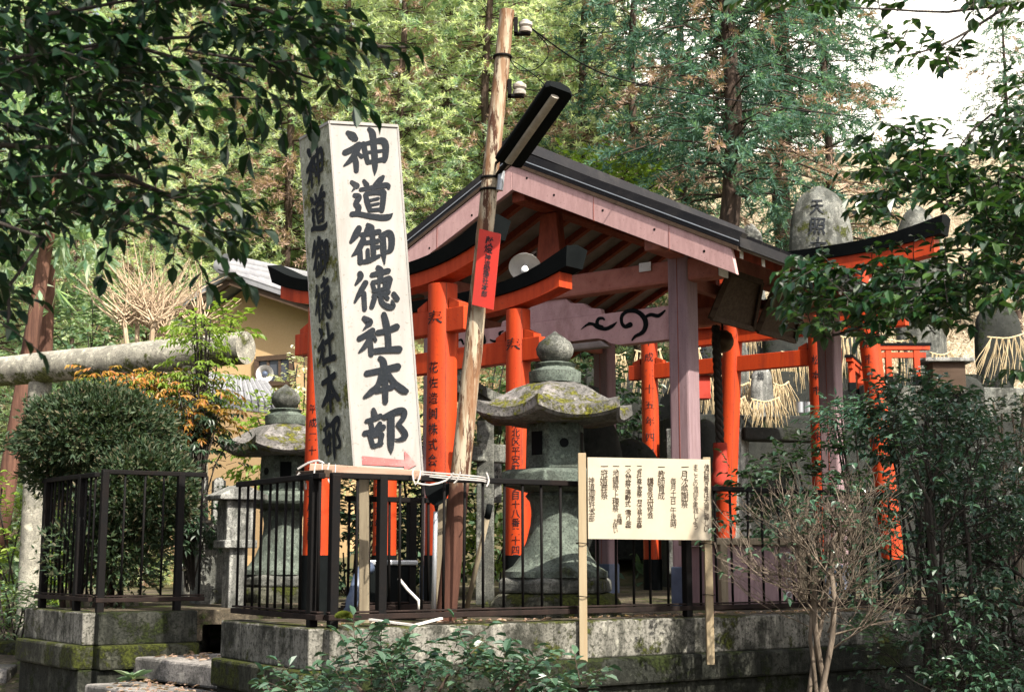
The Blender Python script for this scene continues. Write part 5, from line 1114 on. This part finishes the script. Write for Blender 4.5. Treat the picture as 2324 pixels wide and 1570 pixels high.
# ball shaped clipped bush and its lower lobe inside the left fence
def ball(c, rx, ry, rz_, n, mb, seed, lo=.72, L=.06):
    random.seed(seed)
    for i in range(n):
        u = rv(); 
        if u.z < -.55 and random.random() < .6: u.z *= -1
        k = (1 + .16 * nz((u.x * 2.5 + seed, u.y * 2.5, u.z * 2.5)) + .09 * nz((u.x * 6, u.y * 6 + seed, u.z * 6))) * (rnd(lo, 1.03) if random.random() > .06 else rnd(1, 1.14))
        p = c + V((u.x * rx * k, u.y * ry * k, u.z * rz_ * k)); dd = (u + V((0, 0, .2)) + rv() * .8)
        for j in range(3): blade(mb, p, dd + rv() * .7, L * rnd(.6, 1.3), L * .32)
c1, c2 = P(222, 992, 12.35), P(318, 1120, 12.0); r = thing("clipped_bush", "ball shaped clipped conifer bush with a lower lobe, inside the left iron fence", "bush", (c1.x, c1.y, TER)); mb = MB()
ball(c1, .67, .60, .42, 11000, mb, 41); ball(c2, .47, .45, .40, 6500, mb, 42); ball(P(250, 1250, 12.0), .55, .45, .45, 2600, mb, 43, .3); ball(P(150, 1060, 12.5), .38, .4, .3, 2400, mb, 44)
mb.build("foliage", M['hedge'], r, fix=False); mb = MB()
for i in range(9):
    a = V((c1.x + rnd(-.2, .3), c1.y + rnd(-.2, .2), TER - .1)); e = c1 + V((rnd(-.45, .5), rnd(-.3, .3), rnd(-.3, .1))); mb.tube([a, a.lerp(e, .5) + rv() * .06, e], [.028, .02, .01], 7, False)
mb.build("stems", M['bark'], r, smooth=True)
# nandina with orange tops
random.seed(51)
def nandina(label, X, Y0, Y1, d, w_, n, tops, mats=('yellowgreen', 'orange')):
    b = P(X, Y0, d); t_ = P(X, Y1, d); r = thing("nandina", label, "shrub", tuple(b), "nandina plants left of the house"); ml, mk, mo = MB(), MB(), MB()
    for i in range(n):
        a = rnd(0, 6.28); h = rnd(.55, 1.0); e = b.lerp(t_, h) + V((cos(a), sin(a) * .6, 0)) * w_ * rnd(.1, 1); m_ = b.lerp(e, .6) + V((0, 0, .1)); mk.tube([V(p) for p in smooth_path([tuple(b + rv() * .05), tuple(m_), tuple(e)], .12)], .007, 4, False)
        tgt = mo if random.random() < tops * (h > .68) else ml
        for k in range(7):
            dr = V((cos(k * 2.4 + a), sin(k * 2.4 + a), rnd(-.1, .5))); s = e - V((0, 0, k * .035)); q = s + dr * rnd(.1, .2); mk.tube([s, q], .003, 3, False); twig(tgt, None, q, dr + V((0, 0, -.3)), .14, 7, .068, .024, .002, .35)
    mk.build("stems", M['twigdark'], r, fix=False); ml.build("foliage", M[mats[0]], r, fix=False)
    if mo.v: mo.build("autumn_foliage", M[mats[1]], r, fix=False)
nandina("wide nandina with orange and yellow tops, in front of the round stone beam", 325, 1150, 838, 13.3, .62, 62, .9)
nandina("nandina with red tipped sprays right of the ball bush", 445, 1180, 880, 13.0, .35, 30, .7, ('hedgedark', 'orange'))
nandina("fresh green nandina rising over the stone beam's right end", 455, 1100, 720, 13.2, .25, 22, .0)
nandina("dark green nandina beside the pale stone posts", 430, 1330, 1120, 12.6, .3, 22, .0, ('hedgedark', 'orange'))
# two bare pollard shrubs
def grow(mb, p, d, L, r, dep, spread, up, n=(2, 4), seg=4, flat=1.0, tips=None, sides=5):
    pts = [p]; q = p.copy(); e = d.normalized()
    for i in range(seg):
        e = (e + V((rnd(-.2, .2), rnd(-.2, .2), rnd(-.12, .16) + up * .08))).normalized(); q = q + e * L / seg; pts.append(q.copy())
    mb.tube(pts, [max(.0016, r * (1 - .35 * i / seg)) for i in range(seg + 1)], sides, False)
    if dep == 0:
        if tips is not None: tips.append((q, e))
        return
    for k in range(random.randint(*n)):
        f = rnd(.35, 1.0); j = min(seg - 1, int(f * seg)); b = pts[j].lerp(pts[j + 1], f * seg - j)
        nd_ = e * .6 + V((rnd(-1, 1), rnd(-1, 1), rnd(-1, 1) * flat)) * spread + V((0, 0, up)); grow(mb, b, nd_, L * rnd(.55, .85), r * rnd(.5, .66), dep - 1, spread, up, n, seg, flat, tips, max(3, sides - 1))
    grow(mb, pts[-1], e + V((rnd(-.3, .3), rnd(-.3, .3), up * .5)), L * .8, r * .62, dep - 1, spread, up, n, seg, flat, tips, max(3, sides - 1))
random.seed(61)
for X, Y0, Y1, d_, lab in ((318, 830, 745, 18.2, "left one of two bare pollard shrubs with pale straight shoots, behind the stone beam"), (408, 830, 735, 18.6, "right one of two bare pollard shrubs with pale shoots, beside the ochre house")):
    a, b = P(X, Y0 + 120, d_), P(X - 8, Y1, d_); r = thing("pollard_shrub", lab, "shrub", tuple(a), "bare pollard shrubs"); mb = MB()
    for k in range(4):
        kn = b + V((rnd(-.4, .4), rnd(-.3, .3), rnd(-.15, .15))); mb.tube([a + rv() * .05, a.lerp(kn, .6) + rv() * .05, kn], [.045, .036, .03], 7)
        for j in range(26):
            e = V((rnd(-1.0, 1.0), rnd(-.5, .5), rnd(.5, 1))).normalized() * rnd(.35, 1.1); s0 = kn + rv() * .1; mb.tube([s0, s0 + e * .5 + rv() * .06, s0 + e + rv() * .1], [.012, .008, .0035], 4, False)
    mb.build("stems", M['twig'], r, fix=False)
for i in range(9):
    pass

# ------------------------------------------------------------------ shrubs in front of the right wall
def bare_bush(name, label, X, d, ztop, w_, stems, mat, nleaf, lm, dep=3, seed=1, L=.055, low=.3, lat=1.0, lean=0):
    random.seed(seed); x = (X - CX) / F * d; r = thing(name, label, "shrub", (x, d, GND)); mb, ml = MB(), MB(); tips = []
    for i in range(stems):
        b = V((x + rnd(-.12, .12), d + rnd(-.1, .1), GND - .05)); h = rnd(.55, .8) * (ztop - GND); e = V((x + rnd(-.25, .25) * w_ + lean, d + rnd(-.2, .2), GND + h))
        mid = b.lerp(e, .4) + V((rnd(-.11, .11), rnd(-.06, .06), 0)); mid2 = b.lerp(e, .72) + V((rnd(-.09, .09), rnd(-.06, .06), 0)); rr = rnd(.012, .026); pth = [V(p) + rv() * .008 for p in smooth_path([tuple(b), tuple(mid), tuple(mid2), tuple(e)], .09)]; mb.tube(pth, [rr * (1 - .3 * k_ / len(pth)) for k_ in range(len(pth))], 8, False)
        for k in range(6):
            q = b.lerp(e, rnd(low, 1)); a = rnd(0, 6.28); grow(mb, q, V((cos(a) * w_, sin(a) * w_ * .6, rnd(.1, .6) / lat)), rnd(.3, .5) * w_ * lat, rr * .36, dep - 1, .6, .1, (2, 3), 4, .4, tips, 4)
        grow(mb, e, V((rnd(-.5, .5), rnd(-.3, .3), .6)), .35 * w_, rr * .7, dep, .6, .1, (2, 3), 4, .4, tips, 5)
    mb.build("branches", M[mat], r, smooth=True, fix=False)
    random.shuffle(tips)
    for q, e in tips[:nleaf]: twig(ml, None, q, e + V((0, 0, .2)), .10, random.randint(2, 5), L, L * .5, .002, .3)
    if ml.v: ml.build("foliage", M[lm], r, fix=False)
bare_bush("bare_shrub", "many branched leafless shrub in front of the wall, right of the notice board", 1850, 9.3, .55, .62, 4, 'bark_grey', 120, 'camellia', 4, 73, .055, .66, 1.2)
bare_bush("evergreen_shrub", "dark evergreen shrub on thin stems in front of the wall at the right", 2120, 9.6, .85, .8, 6, 'twigdark', 720, 'camellia', 3, 72, .06)
bare_bush("evergreen_shrub", "slender leafy shrub at the right edge in front of the wall", 2280, 9.9, .6, .8, 4, 'twigdark', 420, 'camellia', 3, 73, .055)
hillshrub(2085, 965, 11.8, .46, .42, 330, 'camellia', "clipped_shrub", "rounded glossy shrub under the far right torii pillar", .07, .04, ground=-.45, group=None)
hillshrub(2215, 1150, 10.6, .55, .4, 260, 'camellia', "evergreen_shrub", "dense dark glossy shrub in front of the wall, right of the bare shrub", .06, .035, ground=GND)
hillshrub(2290, 985, 12.4, .5, .5, 200, 'hedgedark', "clipped_shrub", "greyish twiggy shrub at the right edge above the fence", .05, .028, ground=-.45, smat='bark_grey', stems=9)
hillshrub(1935, 965, 13.6, .35, .2, 130, 'cedarteal', "conifer_sprig", "small blue green conifer bush at the foot of the right torii pillar", .10, .02, ground=-.45)
random.seed(75); mb = MB(); fb = P(1965, 1420, 9.9); r = thing("fern", "green fern hanging on the dark wall at the right", "fern", tuple(fb)); 
for k in range(6):
    e = V((rnd(-.7, .7), -.5, rnd(-.3, .8))); pts = [fb + e * (.3 * i / 9) + V((0, 0, -.25 * (i / 9) ** 2)) for i in range(10)]
    for i in range(1, 10):
        ax = (pts[i] - pts[i - 1]).normalized(); s = ax.cross(V((0, -1, .3))).normalized()
        for sg_ in (-1, 1): leaf(mb, pts[i], s * sg_ + ax * .4, V((0, -1, .4)), .075 * (1 - i / 12), .02, .1)
mb.build("fronds", M['undergrowth'], r, fix=False)
# camellia at the foot of the picture
random.seed(77); cp = [(618, 1575), (645, 1530), (700, 1535), (770, 1505), (800, 1440), (850, 1425), (905, 1450), (950, 1500), (1010, 1500), (1035, 1440), (1085, 1470), (1170, 1452), (1230, 1480), (1290, 1500), (1330, 1520), (1345, 1580), (1300, 1640), (640, 1640)]
b0 = P(980, 1760, 7.6); r = thing("camellia_bush", "low glossy camellia bush in front of the stained wall at the bottom", "bush", (b0.x, b0.y, GND)); ml, mk = MB(), MB()
for i in range(14):
    X, Y = pick(cp); e = P(X, Y, rnd(7.2, 8.0)); b = V((b0.x + rnd(-.3, .3), b0.y + rnd(-.1, .1), GND)); m_ = b.lerp(e, .6) + V((0, 0, .12)); mk.tube([V(p) for p in smooth_path([tuple(b), tuple(m_), tuple(e)], .08)], .008, 5, False)
for i in range(250):
    X, Y = pick(cp); 
    if i > 150: Y = max(Y, 1490)
    p = P(X, Y + 12, rnd(7.1, 8.1)); twig(ml, mk, p, V((rnd(-1, 1), rnd(-.8, .2), rnd(.1, 1))), rnd(.1, .2), random.randint(4, 7), .072, .04, .003, .2)
mk.build("stems", M['bark'], r, fix=False); ml.build("foliage", M['camellia'], r, fix=False)
# bottom right low plants
hillshrub(2250, 1560, 9.2, .55, .16, 110, 'camellia', "ground_shrub", "low dark plants at the bottom right corner", .06, .035, ground=GND)
r = thing("weed", "small rosette weed growing between the two stone steps", "weed", tuple(P(300, 1535, 10.5))); mb = MB()
for k in range(16):
    a = k * 2.4; leaf(mb, P(300, 1540, 10.5), V((cos(a), sin(a), rnd(.2, 1.3))), V((0, 0, 1)), rnd(.1, .17), .035, .15, .4)
mb.build("foliage", M['undergrowth'], r, fix=False)
random.seed(79); mb = MB()                                # fallen leaves
for i in range(420):
    s = rnd(0, 1); 
    if i < 250: p = C0 + WDp * rnd(0, 8) + V((rnd(-.1, .05), rnd(.0, .3), 0)); z = TER + .006
    else: p = V((rnd(-3.0, -2.1), rnd(9.9, 11.4), 0)); z = -.79 if (p.x * .7 + p.y * .7) > 5.75 else -.96
    leaf(mb, V((p.x, p.y, z + .004)), V((rnd(-1, 1), rnd(-1, 1), .05)), V((rnd(-.3, .3), rnd(-.3, .3), 1)), rnd(.03, .07), .028, .2)
tag(mb.build("fallen_leaves", M['cedarbrown'], fix=False), "brown fallen leaves on the wall tops and steps", "fallen leaves", kind='stuff')

# ------------------------------------------------------------------ foreground trees that lean into the frame
def limb(mb, pts, r0, r1, n=8):
    q = [V(p) for p in smooth_path([tuple(p) for p in pts], .12)]; mb.tube(q, [r0 + (r1 - r0) * i / (len(q) - 1) for i in range(len(q))], n, False)
random.seed(91)
LT = thing("broadleaf_tree", "dark broadleaf tree whose leafy boughs hang in from the upper left", "tree", (-3.0, 2.6, GND)); ml, mk = MB(), MB()
limb(mk, [(-3.0, 2.6, GND), (-2.95, 2.65, -.4), (-2.8, 2.8, .6), (-2.6, 3.0, 1.6), (-2.4, 2.9, 3.2)], .13, .06, 12)
for pts, r0 in (([(-2.75, 2.85, .9), P(-60, 230, 3.4), P(60, 55, 3.5), P(170, 25, 3.6), P(300, 0, 3.6)], .017), ([(-2.75, 2.9, .8), P(0, 190, 3.5), P(90, 112, 3.6), P(180, 118, 3.7), P(280, 98, 3.75), P(420, 140, 3.8), P(560, 148, 3.9), P(700, 190, 4.0)], .014),
                ([(-2.7, 2.9, .8), P(300, 90, 3.7), P(420, 115, 3.8), P(600, 145, 4.0), P(730, 185, 4.0)], .009), ([P(300, 0, 3.6), P(500, 5, 3.8), P(640, 35, 3.9), P(760, 80, 4.0), P(860, 105, 4.1), P(930, 108, 4.1)], .009),
                ([(-2.8, 2.8, .4), P(0, 330, 3.3), P(130, 400, 3.5), P(300, 470, 3.6), P(430, 520, 3.7)], .015), ([(-2.8, 2.8, .2), P(-20, 500, 3.2), P(20, 650, 3.3), P(15, 760, 3.3)], .012),
                ([P(130, 400, 3.5), P(280, 400, 3.6), P(420, 460, 3.7), P(540, 465, 3.8)], .009), ([P(420, 140, 3.8), P(520, 190, 3.8), P(560, 230, 3.85)], .006)): limb(mk, pts, r0, .004)
LREG = [  # polygon, number of twigs
 ([(-40, -40), (330, -40), (390, 40), (330, 110), (250, 130), (150, 90), (60, 130), (-40, 120)], 52), ([(-40, 120), (130, 130), (300, 110), (430, 130), (430, 185), (380, 230), (250, 300), (120, 320), (-40, 330)], 72),
 ([(-40, 320), (120, 330), (280, 300), (330, 340), (400, 430), (480, 440), (510, 530), (470, 555), (360, 570), (290, 570), (230, 570), (200, 500), (60, 560), (20, 620), (-40, 620)], 104),
 ([(-40, 600), (35, 600), (28, 740), (10, 820), (-40, 830)], 20), ([(300, -40), (600, -40), (700, 10), (780, 60), (740, 130), (640, 120), (520, 90), (400, 70)], 46), ([(540, 80), (720, 70), (770, 120), (730, 170), (660, 165), (560, 140)], 30),
 ([(430, 130), (560, 140), (640, 160), (640, 190), (540, 185), (440, 170)], 10), ([(520, 190), (570, 200), (590, 270), (550, 290), (515, 250)], 5), ([(330, 200), (440, 220), (440, 290), (350, 330)], 7), ([(440, 440), (545, 450), (560, 500), (540, 560), (470, 570)], 12), ([(130, 100), (330, 150), (330, 260), (200, 280)], 30)]
for poly, n_ in LREG:
    for i in range(n_):
        X, Y = pick(poly); d_ = rnd(3.1, 4.3); p = P(X - 30, Y - 18, d_); twig(ml, mk, p, V((rnd(-.4, 1), rnd(-.6, .5), rnd(-.45, .4))), rnd(.08, .15), random.randint(4, 7), .057, .031, .0024, .25)
for X, Y, dx, dz_ in ((770, 85, 1, -.1), (800, 95, 1, -.1), (850, 112, 1, -.05), (880, 105, 1, 0), (760, 150, 1, -.4), (770, 195, .6, -.5), (795, 222, .8, -.3), (590, 205, .2, -1), (560, 290, .3, -1), (545, 265, -.3, -1), (455, 590, .5, -1), (505, 618, 1, -.5), (690, 215, .3, -.8), (645, 240, 0, -1), (700, 235, .4, -1)):
    twig(ml, mk, P(X - 10, Y - 6, 4.05), V((dx, rnd(-.2, .2), dz_)), .10, 3, .078, .036, .0024, .35)
for i in range(330):                                       # the crown above and beside the frame shades the boughs
    y = rnd(2.3, 5.2); x = rnd(-3.4, .4); z = .47 * y + rnd(.12, 2.3) + (.3 if x > -.5 else 0); twig(ml, None, V((x, y, z)), rv(), .28, 7, .15, .085, .003, .5)
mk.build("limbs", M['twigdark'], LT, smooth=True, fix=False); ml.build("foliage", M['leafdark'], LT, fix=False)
random.seed(93)
RT = thing("broadleaf_tree", "glossy evergreen tree whose leafy boughs reach in from the right", "tree", (3.7, 4.9, GND)); ml, mk = MB(), MB()
limb(mk, [(3.7, 4.9, GND), (3.65, 4.9, -.2), (3.5, 4.95, 1.0), (3.9, 5.2, 2.4), (4.8, 5.8, 3.6), (6, 6.3, 4.4)], .15, .06, 12)
for pts, r0 in (([(3.6, 4.9, .2), P(2420, 640, 5.0), P(2250, 640, 4.9), P(2080, 655, 4.8), P(1900, 660, 4.7)], .016), ([(3.6, 4.9, .3), P(2420, 430, 5.0), P(2250, 430, 4.9), P(2100, 410, 4.8), P(2000, 400, 4.7)], .016), ([(3.5, 4.9, 1.2), P(2420, 10, 4.9), P(2250, 15, 4.8), P(2150, 28, 4.8), P(2020, 22, 4.7), P(1930, 18, 4.7)], .014),
                ([P(2280, 18, 4.8), P(2200, 70, 4.75), P(2120, 110, 4.7), P(2060, 125, 4.7)], .007), ([P(2200, 70, 4.8), P(2150, 130, 4.75), P(2160, 160, 4.7)], .004), ([P(2080, 655, 4.8), P(1960, 740, 4.7), P(1850, 765, 4.6), P(1800, 745, 4.6)], .006), ([P(2324, 300, 4.8), P(2250, 260, 4.8), P(2180, 330, 4.8)], .008)): limb(mk, pts, r0, .003)
RREG = [([(1955, 330), (2045, 295), (2120, 330), (2230, 340), (2324, 270), (2400, 270), (2400, 500), (2324, 470), (2220, 450), (2120, 490), (2010, 520), (1945, 470)], 170), ([(2190, 480), (2330, 460), (2400, 560), (2240, 580), (2170, 560)], 60),
        ([(1770, 625), (1840, 600), (1930, 625), (2010, 590), (2090, 575), (2190, 580), (2340, 540), (2400, 690), (2260, 700), (2150, 720), (2060, 740), (1960, 720), (1880, 700), (1790, 680)], 190), ([(1785, 725), (1850, 705), (1885, 750), (1840, 785), (1795, 775)], 15), ([(1930, 700), (2020, 700), (2010, 790), (1985, 830), (1950, 790)], 15), ([(2020, 700), (2200, 690), (2180, 760), (2060, 790)], 18),
        ([(1850, -20), (2110, -20), (2080, 18), (1960, 30), (1870, 25)], 20), ([(2110, -20), (2400, -20), (2400, 20), (2280, 25), (2150, 15)], 22), ([(1690, -30), (1850, -30), (1850, 20), (1760, 40), (1710, 15)], 14), ([(2050, 100), (2140, 105), (2190, 150), (2150, 165), (2080, 140)], 9), ([(2260, 30), (2324, 30), (2300, 75)], 4), ([(2290, 200), (2400, 180), (2400, 300), (2300, 290)], 16), ([(2290, 830), (2400, 790), (2400, 880), (2310, 860)], 5), ([(2000, 90), (2060, 85), (2060, 130), (2005, 130)], 4)]
for poly, n_ in RREG:
    for i in range(n_):
        X, Y = pick(poly); p = P(X + 18, Y - 6, rnd(4.3, 5.2)); twig(ml, mk, p, V((rnd(-1, .25), rnd(-.6, .3), rnd(-.2, .6))), rnd(.07, .13), random.randint(5, 8), .055, .029, .0026, .35)
for i in range(1300):                                       # unseen crown added to shade the right wall, gapped so the shrub stays lit
    u = rv() * rnd(.3, 1) ** .5; p = V((6.0 + u.x * 2.6, 7.6 + u.y * 2.6, 4.2 + u.z * 2.1))
    t_ = (9.3 - p.y) / .54; x0_, z0_ = p.x - .42 * t_, p.z - .73 * t_
    if p.x < max(3.9, .4 * p.y) or (1.1 < x0_ < 2.9 and z0_ < .9): continue
    twig(ml, None, p, rv(), .3, 7, .19, .10, .003, .4)
mk.build("limbs", M['twigdark'], RT, smooth=True, fix=False); ml.build("foliage", M['leafmid'], RT, fix=False)
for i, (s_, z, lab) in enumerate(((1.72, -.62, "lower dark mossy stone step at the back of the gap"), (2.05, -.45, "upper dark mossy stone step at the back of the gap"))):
    a = B + WD * s_ - WL * .02; b = LC + WD * (s_ + .4); mb = MB(); mb.prism([V((a.x, a.y, z)), V((b.x, b.y, z)), V((*(b + WD * .5).xy, z)), V((*(a + WD * .5).xy, z))], (0, 0, -.4)); tag(mb.build("stone_step", M['ledge'], bevel=.02, center=True), lab, "step", "stone steps through the gap")
